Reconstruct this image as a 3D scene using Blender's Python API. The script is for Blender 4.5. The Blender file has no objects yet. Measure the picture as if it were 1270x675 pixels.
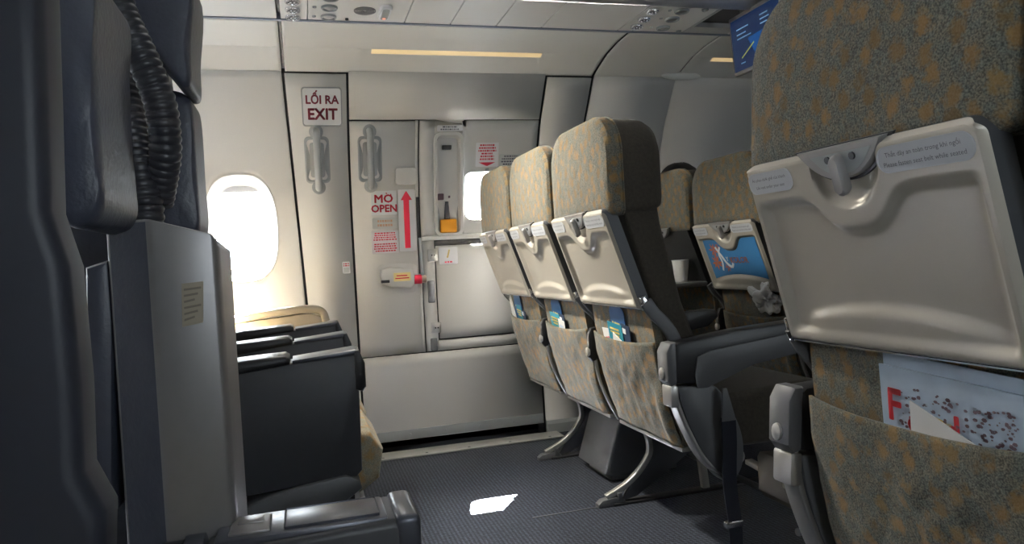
import bpy, bmesh, math, random
from math import sin, cos, pi, radians, sqrt, atan2, exp
from mathutils import Vector, Matrix, noise
random.seed(4)
S = bpy.context.scene
COL = S.collection
V = Vector

# ------------------------------------------------------------------ camera, world, light
F_PX = 900.0
CAM_H = 0.88
cd = bpy.data.cameras.new('camera')
cam = bpy.data.objects.new('camera', cd); COL.objects.link(cam); S.camera = cam
cd.sensor_width = 36.0; cd.sensor_fit = 'HORIZONTAL'; cd.lens = 36.0 * F_PX / 1270.0
cd.clip_start = 0.02
yaw, pit, rol = radians(16.2), radians(-1.1), radians(3.3)
fw = V((sin(yaw) * cos(pit), cos(yaw) * cos(pit), sin(pit)))
r0 = V((cos(yaw), -sin(yaw), 0)); u0 = r0.cross(fw)
rt = r0 * cos(rol) - u0 * sin(rol); up = u0 * cos(rol) + r0 * sin(rol)
cam.matrix_world = Matrix(((rt.x, up.x, -fw.x, 0), (rt.y, up.y, -fw.y, 0), (rt.z, up.z, -fw.z, CAM_H), (0, 0, 0, 1)))

WORLD_STRENGTH = 9.5
SUN_STRENGTH = 3600.0
GLOW_FILL_STRENGTH = 100.0
WALL_FILL_POWER = 5.0
FILL_SPOT_POWER = 32.0
CEIL_POWER = 1.0
EXPOSURE = 0.87
w = bpy.data.worlds.new('world'); S.world = w; w.use_nodes = True
w.node_tree.nodes['Background'].inputs[0].default_value = (0.86, 0.94, 1.0, 1)
w.node_tree.nodes['Background'].inputs[1].default_value = WORLD_STRENGTH
sl = bpy.data.lights.new('sun', 'SUN'); sl.energy = SUN_STRENGTH; sl.angle = radians(0.6); sl.color = (1, .95, .86)
so = bpy.data.objects.new('sun', sl); COL.objects.link(so); so.location = (3, 8, 9)
SUN_DIR = V((-0.203, -0.744, -1.0)).normalized()
so.rotation_euler = SUN_DIR.to_track_quat('-Z', 'Y').to_euler()
# wide second sun lamp, added for the soft glow round the floor patch
hl = bpy.data.lights.new('sun_glow_fill', 'SUN'); hl.energy = GLOW_FILL_STRENGTH; hl.angle = radians(42); hl.color = (1, .97, .92)
ho = bpy.data.objects.new('sun_glow_fill', hl); COL.objects.link(ho); ho.location = (3.4, 8, 9); ho.rotation_euler = so.rotation_euler
# weak unseen fill lamp, added under the ceiling above the aisle
al = bpy.data.lights.new('ceiling_fill', 'AREA'); al.shape = 'RECTANGLE'; al.size = 0.9; al.size_y = 0.35
al.energy = CEIL_POWER; al.color = (1, .97, .93)
ao = bpy.data.objects.new('ceiling_fill', al); COL.objects.link(ao); ao.location = (0.25, 1.485, 2.10)
# unseen fill lamp added under the left service panel to brighten wall and seats
wl = bpy.data.lights.new('sidewall_fill', 'AREA'); wl.shape = 'RECTANGLE'; wl.size = 1.7; wl.size_y = 0.06
wl.energy = WALL_FILL_POWER; wl.color = (1, .93, .80)
wo = bpy.data.objects.new('sidewall_fill', wl); COL.objects.link(wo); wo.location = (-1.35, 2.70, 1.768)
wo.rotation_euler = V((.25, .10, -1)).to_track_quat('-Z', 'Y').to_euler()
S.view_settings.view_transform = 'Standard'; S.view_settings.look = 'None'
S.view_settings.gamma = 1; S.view_settings.exposure = EXPOSURE; S.view_settings.use_curve_mapping = False

def portal(x, y, z, sx, sz, inward):
    l = bpy.data.lights.new('window_portal', 'AREA'); l.shape = 'RECTANGLE'; l.size = sx; l.size_y = sz
    l.cycles.is_portal = True
    o = bpy.data.objects.new('window_portal', l); COL.objects.link(o); o.location = (x, y, z)
    o.rotation_euler = V((0, inward, 0)).to_track_quat('-Z', 'Z').to_euler()

# ------------------------------------------------------------------ materials
def mat(name, col, rough=.5, metal=0, spec=.5, noise_amt=0, nscale=40, bump=0, bscale=200, coat=0, emis=None, estr=0, sheen=0):
    m = bpy.data.materials.new(name); m.use_nodes = True
    nt = m.node_tree; b = nt.nodes['Principled BSDF']
    b.inputs['Base Color'].default_value = (*col, 1); b.inputs['Roughness'].default_value = rough
    b.inputs['Metallic'].default_value = metal; b.inputs['Specular IOR Level'].default_value = spec
    b.inputs['Coat Weight'].default_value = coat; b.inputs['Sheen Weight'].default_value = sheen
    if emis: b.inputs['Emission Color'].default_value = (*emis, 1); b.inputs['Emission Strength'].default_value = estr
    tc = nt.nodes.new('ShaderNodeTexCoord')
    if noise_amt:
        n = nt.nodes.new('ShaderNodeTexNoise'); n.inputs['Scale'].default_value = nscale; n.inputs['Detail'].default_value = 4
        nt.links.new(tc.outputs['Object'], n.inputs['Vector'])
        mx = nt.nodes.new('ShaderNodeMix'); mx.data_type = 'RGBA'
        mx.inputs[6].default_value = (*[c * (1 - noise_amt) for c in col], 1); mx.inputs[7].default_value = (*[min(1, c * (1 + noise_amt)) for c in col], 1)
        nt.links.new(n.outputs['Fac'], mx.inputs[0]); nt.links.new(mx.outputs[2], b.inputs['Base Color'])
    if bump:
        n2 = nt.nodes.new('ShaderNodeTexNoise'); n2.inputs['Scale'].default_value = bscale; n2.inputs['Detail'].default_value = 3
        nt.links.new(tc.outputs['Object'], n2.inputs['Vector'])
        bp = nt.nodes.new('ShaderNodeBump'); bp.inputs['Strength'].default_value = bump; bp.inputs['Distance'].default_value = .002
        nt.links.new(n2.outputs['Fac'], bp.inputs['Height']); nt.links.new(bp.outputs['Normal'], b.inputs['Normal'])
    return m

def ramp(nt, stops):
    r = nt.nodes.new('ShaderNodeValToRGB'); e = r.color_ramp.elements
    while len(e) < len(stops): e.new(.5)
    for k, (p, c) in enumerate(stops): e[k].position = p; e[k].color = (*c, 1)
    return r

def fabric_mat(name, base, light, leaf):
    m = bpy.data.materials.new(name); m.use_nodes = True; nt = m.node_tree; b = nt.nodes['Principled BSDF']
    b.inputs['Roughness'].default_value = .9; b.inputs['Specular IOR Level'].default_value = .15; b.inputs['Sheen Weight'].default_value = .15
    tc = nt.nodes.new('ShaderNodeTexCoord')
    mp = nt.nodes.new('ShaderNodeMapping'); nt.links.new(tc.outputs['Object'], mp.inputs['Vector'])
    def nz(sc, det=3, dist=0):
        n = nt.nodes.new('ShaderNodeTexNoise'); n.inputs['Scale'].default_value = sc; n.inputs['Detail'].default_value = det
        n.inputs['Distortion'].default_value = dist; nt.links.new(mp.outputs[0], n.inputs['Vector']); return n
    n1 = nz(420, 3); r1 = ramp(nt, [(.35, base), (.68, light)]); nt.links.new(n1.outputs['Fac'], r1.inputs[0])
    # grey-blue and green flecks, then small scattered golden leaves
    nb = nz(60, 2); rb = ramp(nt, [(.42, (.88, .96, .98)), (.58, (1.05, 1.0, .92))]); nt.links.new(nb.outputs['Fac'], rb.inputs[0])
    mb = nt.nodes.new('ShaderNodeMix'); mb.data_type = 'RGBA'; mb.blend_type = 'MULTIPLY'; mb.inputs[0].default_value = 1
    nt.links.new(r1.outputs[0], mb.inputs[6]); nt.links.new(rb.outputs[0], mb.inputs[7])
    mp2 = nt.nodes.new('ShaderNodeMapping'); mp2.inputs['Rotation'].default_value = (radians(35), 0, 0); mp2.inputs['Scale'].default_value = (1, 1.1, .85)
    nt.links.new(tc.outputs['Object'], mp2.inputs['Vector'])
    wv = nz(45, 3)
    add = nt.nodes.new('ShaderNodeVectorMath'); add.operation = 'MULTIPLY_ADD'
    nt.links.new(wv.outputs['Color'], add.inputs[0]); add.inputs[1].default_value = (.014, .014, .014); nt.links.new(mp2.outputs[0], add.inputs[2])
    vo = nt.nodes.new('ShaderNodeTexVoronoi'); vo.inputs['Scale'].default_value = 33; vo.inputs['Randomness'].default_value = .85
    nt.links.new(add.outputs[0], vo.inputs['Vector'])
    n3 = nz(150, 3)
    mu = nt.nodes.new('ShaderNodeMath'); mu.operation = 'MULTIPLY_ADD'; mu.inputs[1].default_value = .6
    nt.links.new(n3.outputs['Fac'], mu.inputs[0]); nt.links.new(vo.outputs['Distance'], mu.inputs[2])
    r2 = ramp(nt, [(.54, (1, 1, 1)), (.80, (0, 0, 0))]); nt.links.new(mu.outputs[0], r2.inputs[0])
    sp = nt.nodes.new('ShaderNodeSeparateColor'); nt.links.new(vo.outputs['Color'], sp.inputs[0])
    rl = ramp(nt, [(0, leaf), (.55, tuple(c * k for c, k in zip(leaf, (1.1, .95, .8)))), (1, tuple(c * .62 for c in leaf))]); nt.links.new(sp.outputs[0], rl.inputs[0])
    mf = nt.nodes.new('ShaderNodeMath'); mf.operation = 'MULTIPLY'; mf.inputs[1].default_value = .72; nt.links.new(r2.outputs[0], mf.inputs[0])
    mx = nt.nodes.new('ShaderNodeMix'); mx.data_type = 'RGBA'
    nt.links.new(mf.outputs[0], mx.inputs[0]); nt.links.new(mb.outputs[2], mx.inputs[6]); nt.links.new(rl.outputs[0], mx.inputs[7])
    nt.links.new(mx.outputs[2], b.inputs['Base Color'])
    mp3 = nt.nodes.new('ShaderNodeMapping'); mp3.inputs['Scale'].default_value = (1, 1.2, .8); nt.links.new(tc.outputs['Object'], mp3.inputs['Vector'])
    wr = nz(15, 3, .8); nt.links.new(mp3.outputs[0], wr.inputs['Vector'])
    bp = nt.nodes.new('ShaderNodeBump'); bp.inputs['Strength'].default_value = .35; bp.inputs['Distance'].default_value = .002
    nt.links.new(n1.outputs['Fac'], bp.inputs['Height'])
    bp2 = nt.nodes.new('ShaderNodeBump'); bp2.inputs['Strength'].default_value = .30; bp2.inputs['Distance'].default_value = .014
    nt.links.new(wr.outputs['Fac'], bp2.inputs['Height']); nt.links.new(bp.outputs[0], bp2.inputs['Normal'])
    nt.links.new(bp2.outputs[0], b.inputs['Normal'])
    return m

def carpet_mat():
    m = bpy.data.materials.new('carpet'); m.use_nodes = True; nt = m.node_tree; b = nt.nodes['Principled BSDF']
    b.inputs['Roughness'].default_value = .95; b.inputs['Specular IOR Level'].default_value = .1; b.inputs['Sheen Weight'].default_value = .1
    tc = nt.nodes.new('ShaderNodeTexCoord'); mp = nt.nodes.new('ShaderNodeMapping'); nt.links.new(tc.outputs['Object'], mp.inputs[0])
    mp.inputs['Rotation'].default_value = (0, 0, radians(45))
    ck = nt.nodes.new('ShaderNodeTexChecker'); ck.inputs['Scale'].default_value = 105
    ck.inputs[1].default_value = (.016, .019, .027, 1); ck.inputs[2].default_value = (.052, .06, .08, 1)
    nt.links.new(mp.outputs[0], ck.inputs[0])
    n = nt.nodes.new('ShaderNodeTexNoise'); n.inputs['Scale'].default_value = 90; nt.links.new(tc.outputs['Object'], n.inputs[0])
    r = ramp(nt, [(.3, (.5, .5, .55)), (.7, (1.2, 1.2, 1.2))]); nt.links.new(n.outputs[0], r.inputs[0])
    mx = nt.nodes.new('ShaderNodeMix'); mx.data_type = 'RGBA'; mx.blend_type = 'MULTIPLY'; mx.inputs[0].default_value = 1
    nt.links.new(ck.outputs[0], mx.inputs[6]); nt.links.new(r.outputs[0], mx.inputs[7]); nt.links.new(mx.outputs[2], b.inputs['Base Color'])
    bp = nt.nodes.new('ShaderNodeBump'); bp.inputs['Strength'].default_value = .6; bp.inputs['Distance'].default_value = .003
    nt.links.new(ck.outputs['Fac'], bp.inputs['Height']); nt.links.new(bp.outputs[0], b.inputs['Normal'])
    return m

def glass_mat():
    m = bpy.data.materials.new('window_glass'); m.use_nodes = True; nt = m.node_tree
    for n in list(nt.nodes):
        if n.type == 'BSDF_PRINCIPLED': nt.nodes.remove(n)
    out = [n for n in nt.nodes if n.type == 'OUTPUT_MATERIAL'][0]
    t = nt.nodes.new('ShaderNodeBsdfTransparent'); t.inputs[0].default_value = (.96, .98, 1, 1)
    g = nt.nodes.new('ShaderNodeBsdfGlossy'); g.inputs['Roughness'].default_value = .02
    f = nt.nodes.new('ShaderNodeMixShader'); f.inputs[0].default_value = .05
    nt.links.new(t.outputs[0], f.inputs[1]); nt.links.new(g.outputs[0], f.inputs[2]); nt.links.new(f.outputs[0], out.inputs[0])
    return m

M = {}
M['lining'] = mat('lining', (.80, .79, .765), .55, noise_amt=.04, nscale=300)
M['door'] = mat('door_panel', (.68, .67, .64), .42, noise_amt=.03, nscale=250)
M['door_low'] = mat('door_lower', (.64, .63, .60), .36, noise_amt=.03, nscale=250)
M['cove'] = mat('cove', (.82, .81, .77), .5)
M['service'] = mat('service_panel', (.80, .79, .76), .5)
M['dark'] = mat('dark_seam', (.012, .012, .014), .6)
M['warm'] = mat('cove_lens', (.8, .65, .4), .5, emis=(1, .72, .36), estr=.26)
M['ceil'] = mat('ceiling', (.72, .72, .72), .6)
M['bin'] = mat('bin', (.48, .48, .48), .45)
M['carpet'] = carpet_mat()
M['alu'] = mat('aluminium', (.62, .60, .57), .38, .85)
M['sill'] = mat('sill', (.55, .54, .52), .4, .3)
M['chrome'] = mat('chrome', (.8, .8, .82), .15, 1)
M['white'] = mat('white_plate', (.82, .83, .84), .4)
M['red'] = mat('red_ink', (.62, .015, .05), .5)
M['maroon'] = mat('maroon_ink', (.22, .02, .045), .5)
M['green'] = mat('green_ink', (.05, .5, .16), .5)
M['orange'] = mat('orange_plastic', (.85, .36, .015), .5)
M['yellow'] = mat('yellow_label', (.85, .72, .3), .5)
M['ink'] = mat('grey_ink', (.12, .12, .15), .6)
M['brownink'] = mat('tan_ink', (.62, .38, .25), .6)
M['palegrey'] = mat('pale_grey_label', (.60, .62, .60), .5)
M['hdl'] = mat('grab_handle', (.34, .36, .365), .35)
M['fabric'] = fabric_mat('leaf_fabric', (.072, .070, .060), (.225, .212, .172), (.27, .17, .062))
M['tanfabric'] = fabric_mat('tan_leaf_fabric', (.30, .26, .19), (.48, .43, .33), (.45, .29, .11))
M['seatdark'] = mat('seat_dark_fabric', (.060, .052, .042), .9, spec=.15, noise_amt=.3, nscale=120, bump=.4, bscale=350, sheen=.08)
M['tray'] = mat('tray_plastic', (.52, .48, .41), .33, .2, noise_amt=.03, nscale=500)
M['trayside'] = mat('tray_side_grey', (.075, .078, .085), .45)
M['pill'] = mat('pill_label', (.58, .60, .63), .4)
M['greyp'] = mat('grey_plastic', (.115, .117, .122), .42)
M['greylite'] = mat('light_grey_plastic', (.32, .31, .30), .4, .3)
M['capgrey'] = mat('cap_grey', (.12, .12, .125), .4, .2)
M['blackp'] = mat('black_plastic', (.016, .016, .018), .38)
M['black2'] = mat('black_rubber', (.02, .02, .022), .6)
M['tanp'] = mat('tan_plastic', (.36, .31, .24), .45)
M['boxtan'] = mat('dark_tan', (.12, .10, .075), .5)
M['leather'] = mat('dark_leather', (.060, .066, .092), .38, bump=.35, bscale=160, noise_amt=.15, nscale=30)
M['navy'] = mat('navy_panel', (.017, .020, .032), .5)
M['gmetal'] = mat('brushed_grey', (.25, .24, .24), .36, .45, noise_amt=.06, nscale=60)
M['hose'] = mat('ribbed_black', (.034, .036, .044), .36)
M['armtop'] = mat('armrest_gunmetal', (.085, .09, .11), .33, .35)
M['armside'] = mat('armrest_side', (.052, .053, .060), .45, noise_amt=.08, nscale=80)
M['belt'] = mat('belt_webbing', (.004, .006, .016), .7, bump=.5, bscale=500)
M['box'] = mat('box_grey', (.07, .072, .078), .4)
M['teal'] = mat('teal_card', (.02, .26, .36), .4)
M['blue'] = mat('blue_card', (.012, .09, .26), .35)
M['gold'] = mat('gold_ink', (.65, .48, .12), .4)
M['paper'] = mat('paper', (.78, .77, .76), .6)
M['skyprint'] = mat('pale_blue_print', (.50, .60, .72), .35, noise_amt=.2, nscale=30)
M['plum'] = mat('plum_print', (.10, .055, .075), .5)
M['navyp'] = mat('navy_paper', (.03, .05, .10), .5)
M['pred'] = mat('red_title', (.55, .015, .025), .45)
M['hair'] = mat('black_hair', (.008, .007, .007), .55, bump=.6, bscale=300)
M['skin'] = mat('skin', (.45, .25, .17), .55)
M['shirt'] = mat('grey_shirt', (.05, .05, .06), .85)
M['jeans'] = mat('dark_trousers', (.025, .03, .05), .85)
M['screen'] = mat('screen_blue', (.01, .03, .1), .2, emis=(.012, .10, .34), estr=.3)
M['screen2'] = mat('screen_dark', (.004, .01, .03), .2, emis=(.008, .03, .10), estr=.28)
M['screentxt'] = mat('screen_text', (.3, .5, .7), .3, emis=(.2, .4, .6), estr=.1)
M['screenyel'] = mat('screen_line', (.5, .5, .1), .3, emis=(.5, .55, .08), estr=.15)
M['adblue'] = mat('ad_blue', (.05, .22, .48), .45)
M['adorange'] = mat('ad_orange', (.62, .16, .05), .5)
M['glass'] = glass_mat()
M['shade'] = mat('window_shade', (.60, .62, .68), .5)

# ------------------------------------------------------------------ helpers
def finish(name, bm, mats, parent=None, smooth=True, angle=35):
    bmesh.ops.remove_doubles(bm, verts=bm.verts, dist=1e-6)
    bmesh.ops.recalc_face_normals(bm, faces=bm.faces)
    me = bpy.data.meshes.new(name); bm.to_mesh(me); bm.free()
    if not isinstance(mats, (list, tuple)): mats = [mats]
    for m in mats: me.materials.append(m)
    if smooth:
        me.polygons.foreach_set('use_smooth', [True] * len(me.polygons))
        try: me.set_sharp_from_angle(angle=radians(angle))
        except Exception: pass
    o = bpy.data.objects.new(name, me); COL.objects.link(o)
    if parent: o.parent = parent
    return o

def empty(name, loc=(0, 0, 0)):
    o = bpy.data.objects.new(name, None); COL.objects.link(o); o.location = loc; o.empty_display_size = .1
    return o
def tag(o, label, cat, group=None):
    o['label'] = label; o['category'] = cat
    if group: o['group'] = group
    return o
def struct(o): o['kind'] = 'structure'; return o
def lab(o, s): o['label'] = s; return o

def box(bm, lo, hi, bev=0, mi=0, xf=None, seg=2):
    b2 = bmesh.new(); bmesh.ops.create_cube(b2, size=1)
    lo, hi = V(lo), V(hi)
    for v in b2.verts: v.co = V((lo[i] + (hi[i] - lo[i]) * (v.co[i] + .5) for i in range(3)))
    if bev: bmesh.ops.bevel(b2, geom=b2.edges[:], offset=bev, segments=seg, affect='EDGES', profile=.5)
    merge(bm, b2, mi, xf)

def merge(bm, b2, mi=0, xf=None):
    mp = {}
    for v in b2.verts:
        c = v.co.copy()
        if xf: c = xf(c) if callable(xf) else xf @ c
        mp[v] = bm.verts.new(c)
    for f in b2.faces:
        try:
            nf = bm.faces.new([mp[v] for v in f.verts]); nf.material_index = mi if mi is not None else f.material_index
        except ValueError: pass
    b2.free()

def prism(bm, pts, d0, d1, plane='xz', bev=0, mi=0, xf=None, seg=2):
    """polygon pts in a plane, extruded from d0 to d1 along the remaining axis"""
    b2 = bmesh.new()
    def mk(a, b, d): return V((a, d, b)) if plane == 'xz' else (V((d, a, b)) if plane == 'yz' else V((a, b, d)))
    A = [b2.verts.new(mk(a, b, d0)) for a, b in pts]; B = [b2.verts.new(mk(a, b, d1)) for a, b in pts]
    b2.faces.new(A); b2.faces.new(list(reversed(B)))
    n = len(pts)
    for i in range(n): b2.faces.new([A[i], A[(i + 1) % n], B[(i + 1) % n], B[i]])
    bmesh.ops.recalc_face_normals(b2, faces=b2.faces)
    if bev:
        eds = [e for e in b2.edges if (e.verts[0] in A) == (e.verts[1] in A)]
        bmesh.ops.bevel(b2, geom=eds, offset=bev, segments=seg, affect='EDGES', profile=.5)
    merge(bm, b2, mi, xf)

def loft(bm, rings, mi=0, xf=None, cap=True):
    b2 = bmesh.new(); R = [[b2.verts.new(p) for p in r] for r in rings]; n = len(R[0])
    for a, b in zip(R, R[1:]):
        for i in range(n): b2.faces.new([a[i], a[(i + 1) % n], b[(i + 1) % n], b[i]])
    if cap:
        b2.faces.new(R[0]); b2.faces.new(list(reversed(R[-1])))
    merge(bm, b2, mi, xf)

def smooth_path(pts, n=8):
    P = [V(p) for p in pts]; out = []
    P = [P[0] * 2 - P[1]] + P + [P[-1] * 2 - P[-2]]
    for i in range(1, len(P) - 2):
        for k in range(n):
            t = k / n; a, b, c, d = P[i - 1], P[i], P[i + 1], P[i + 2]
            out.append(.5 * ((2 * b) + (c - a) * t + (2 * a - 5 * b + 4 * c - d) * t * t + (3 * b - a - 3 * c + d) * t ** 3))
    out.append(P[-2]); return out

def sweep(bm, path, prof, mi=0, ref=V((0, 1, 0)), radii=None):
    """prof: list of (a,b), a along ref-ish axis, b along tangent x ref"""
    P = [V(p) for p in path]; rings = []
    for i, p in enumerate(P):
        t = (P[min(i + 1, len(P) - 1)] - P[max(i - 1, 0)]).normalized()
        s = ref - t * ref.dot(t)
        s = s.normalized() if s.length > 1e-4 else V((1, 0, 0))
        nrm = t.cross(s); k = radii[i] if radii else 1
        rings.append([p + s * a * k + nrm * b * k for a, b in prof])
    loft(bm, rings, mi)
def circ(r, n=14): return [(r * cos(2 * pi * i / n), r * sin(2 * pi * i / n)) for i in range(n)]
def rrect(w_, h_, r, n=4):
    out = []
    for cx, cy, a0 in ((w_ - r, h_ - r, 0), (-w_ + r, h_ - r, 90), (-w_ + r, -h_ + r, 180), (w_ - r, -h_ + r, 270)):
        for k in range(n + 1):
            a = radians(a0 + 90 * k / n); out.append((cx + r * cos(a), cy + r * sin(a)))
    return out
def tube(bm, pts, r, mi=0, sm=True, n=14): sweep(bm, smooth_path(pts) if sm else pts, circ(r, n), mi)

def grid(bm, nu, nv, f, mi=0):
    G = [[bm.verts.new(f(i / nu, j / nv)) for j in range(nv + 1)] for i in range(nu + 1)]
    fs = []
    for i in range(nu):
        for j in range(nv):
            fc = bm.faces.new([G[i][j], G[i + 1][j], G[i + 1][j + 1], G[i][j + 1]]); fc.material_index = mi; fs.append(fc)
    return G
def ss(a, b, x):
    t = max(0., min(1., (x - a) / (b - a))); return t * t * (3 - 2 * t)

_txt = {}
def text_bm(bm, body, size, xf, mi=0, bold=0, align='CENTER', spacing=1.0, sx=1.0):
    """flat lettering; (u,v) of the letters goes through xf to 3-D"""
    if bold:    # heavier strokes: the same letters laid a hair apart
        for du, dv in ((-1, 0), (1, 0), (0, -1), (0, 1), (.7, .7), (-.7, -.7), (.7, -.7), (-.7, .7)):
            text_bm(bm, body, size, lambda u, v, du=du, dv=dv: xf(u + du * bold, v + dv * bold), mi, 0, align, spacing, sx)
    bold = 0
    key = (body, size, bold, align, spacing)
    if key not in _txt:
        c = bpy.data.curves.new('lettering', 'FONT'); c.body = body; c.size = size; c.align_x = align; c.align_y = 'CENTER'
        c.offset = bold; c.space_character = spacing; c.resolution_u = 2
        o = bpy.data.objects.new('lettering', c); COL.objects.link(o)
        dg = bpy.context.evaluated_depsgraph_get(); me = bpy.data.meshes.new_from_object(o.evaluated_get(dg))
        _txt[key] = ([tuple(v.co) for v in me.vertices], [tuple(p.vertices) for p in me.polygons])
        bpy.data.objects.remove(o); bpy.data.curves.remove(c); bpy.data.meshes.remove(me)
    vs, fs = _txt[key]
    nv = [bm.verts.new(xf(x * sx, y)) for x, y, z in vs]
    for f in fs:
        try: bm.faces.new([nv[i] for i in f]).material_index = mi
        except ValueError: pass

# ------------------------------------------------------------------ cabin cross-section
PZ = [0, .3, .7, 1.1, 1.35, 1.5, 1.70]; PY = [3.43, 3.43, 3.42, 3.39, 3.33, 3.26, 3.12]
def yw(z):
    if z <= PZ[0]: return PY[0]
    for i in range(len(PZ) - 1):
        if z <= PZ[i + 1]:
            t = (z - PZ[i]) / (PZ[i + 1] - PZ[i]); return PY[i] + t * (PY[i + 1] - PY[i])
    return PY[-1] + (z - 1.70) * -1.2
PLANE = None                                                # (z0, z1) while a flat placard is being laid on the wall
def W(x, z, o=0.0):
    if PLANE:
        a, c = PLANE; t = (z - a) / (c - a); return V((x, yw(a) + (yw(c) - yw(a)) * t - o, z))
    return V((x, yw(z) - o, z))             # a point on the far wall, o metres into the cabin
YC2 = 2.97                                                  # near side is the far side mirrored about the aisle
def mirror(p): return V((p.x, YC2 - p.y, p.z))
COVE = [(3.12, 1.70), (3.095, 1.71), (3.05, 1.725), (2.96, 1.753), (2.85, 1.770), (2.73, 1.778)]
XA, XB = -3.0, 4.2

def wall_sheet(bm, x0, x1, z0, z1, off=0, nx=1, nz=None, mi=0, mp=W):
    nz = nz or max(1, int((z1 - z0) / .05))
    grid(bm, nx, nz, lambda u, v: mp(x0 + (x1 - x0) * u, z0 + (z1 - z0) * v, off), mi)

def hole_outline(cx, cz, a, b, n=3.0, N=72, extra=()):
    th = sorted([2 * pi * i / N for i in range(N)] + [t % (2 * pi) for t in extra]); out = []
    for t in th:
        c, s = cos(t), sin(t)
        r = (abs(c / a) ** n + abs(s / b) ** n) ** (-1 / n); out.append((t, cx + r * c, cz + r * s))
    return out
def holed_panel(bm, x0, x1, z0, z1, cx, cz, a, b, n=3.0, off=0, mp=W, rings=5):
    cs = [atan2(zz - cz, xx - cx) for xx in (x0, x1) for zz in (z0, z1)]
    H = hole_outline(cx, cz, a, b, n, extra=cs); R = [[] for _ in range(rings + 1)]
    for t, hx, hz in H:
        c, s = cos(t), sin(t)
        k = min(((x1 if c > 0 else x0) - cx) / c if abs(c) > 1e-9 else 1e9, ((z1 if s > 0 else z0) - cz) / s if abs(s) > 1e-9 else 1e9)
        ox, oz = cx + k * c, cz + k * s
        for q in range(rings + 1):
            f = q / rings; R[q].append(bm.verts.new(mp(hx + (ox - hx) * f, hz + (oz - hz) * f, off)))
    m = len(H)
    for q in range(rings):
        for i in range(m): bm.faces.new([R[q][i], R[q][(i + 1) % m], R[q + 1][(i + 1) % m], R[q + 1][i]])
def ring_band(bm, rings, mi=0):
    R = [[bm.verts.new(p) for p in r] for r in rings]; m = len(R[0])
    for a, b in zip(R, R[1:]):
        for i in range(m): bm.faces.new([a[i], a[(i + 1) % m], b[(i + 1) % m], b[i]]).material_index = mi
def solid(o, t=.012):
    md = o.modifiers.new('thickness', 'SOLIDIFY'); md.thickness = t; md.offset = 0
    return o
def Wm(x, z, o=0.0): return mirror(W(x, z, o))

# floor and ceiling -------------------------------------------------
bm = bmesh.new(); box(bm, (XA, -.60, -.06), (XB, 3.60, 0)); struct(finish('floor', bm, M['carpet'], smooth=False))
bm = bmesh.new(); box(bm, (XA, -.60, 2.14), (XB, 3.60, 2.20)); struct(finish('ceiling', bm, M['ceil'], smooth=False))
bm = bmesh.new(); box(bm, (XA - .06, -.6, -.06), (XA, 3.6, 2.2)); struct(finish('wall_aft', bm, M['lining'], smooth=False))
bm = bmesh.new(); box(bm, (XB, -.6, -.06), (XB + .06, 3.6, 2.2)); struct(finish('wall_forward', bm, M['lining'], smooth=False))

WIN_A, WIN_B, WIN_N = .150, .233, 2.7
def window(idx, cx, mp, portal_y, inward):
    cz = 1.075
    out = hole_outline(cx, cz, WIN_A, WIN_B, WIN_N); inn = hole_outline(cx, cz, .112, .184, 2.7)
    fr = bmesh.new()
    rr = []
    for f, o in ((1.03, .004), (1.0, .010), (.92, .008), (.75, -.012), (.45, -.036), (.0, -.052), (-.02, -.07)):
        rr.append([mp(x1 + (x0 - x1) * f, z1 + (z0 - z1) * f, o) for (_, x0, z0), (_, x1, z1) in zip(out, inn)])
    ring_band(fr, rr)
    root = struct(finish('window_%d' % idx, fr, M['lining']))
    pb = bmesh.new(); vs = [pb.verts.new(mp(x, z, -.062)) for _, x, z in inn]; pb.faces.new(vs)
    finish('pane', pb, M['glass'], root, smooth=False)
    sb = bmesh.new(); zt = cz + .184 - .022
    grid(sb, 8, 3, lambda u, v: mp(cx - .10 + .20 * u, zt + .03 * v, -.050))
    solid(lab(finish('shade', sb, M['shade'], root), 'pulled-up window shade'), .006)
    p = mp(cx, cz, -.10); portal(cx, p.y, cz, .34, .52, inward)

def seam_x(z): return -.021 + .040 * (1.70 - z) / 1.0
# far lining, one moulded panel per window --------------------------
wi = 1
for k in range(5):
    cx = -.235 - .53 * k; x1 = -.026 - .53 * k - (.012 if k else 0); x0 = -.026 - .53 * (k + 1)
    bm = bmesh.new()
    WS = (lambda x, z, o=0., x0=x0, x1=x1: W(x + (seam_x(z) - .006 - x1) * ss(cx + .16, x1, x), z, o)) if k == 0 else W
    wall_sheet(bm, x0, x1, 0, .40, nx=8, mp=WS); holed_panel(bm, x0, x1, .40, 1.70, cx, 1.075, WIN_A, WIN_B, WIN_N, mp=WS, rings=16)
    solid(struct(finish('wall_left_lining_%d' % (k + 1), bm, M['lining'])))
    window(wi, cx, W, 3.5, -1); wi += 1
bm = bmesh.new(); wall_sheet(bm, XA, -.026 - 2.662, 0, 1.70, nx=2); solid(struct(finish('wall_left_lining_6', bm, M['lining'])))
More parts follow.
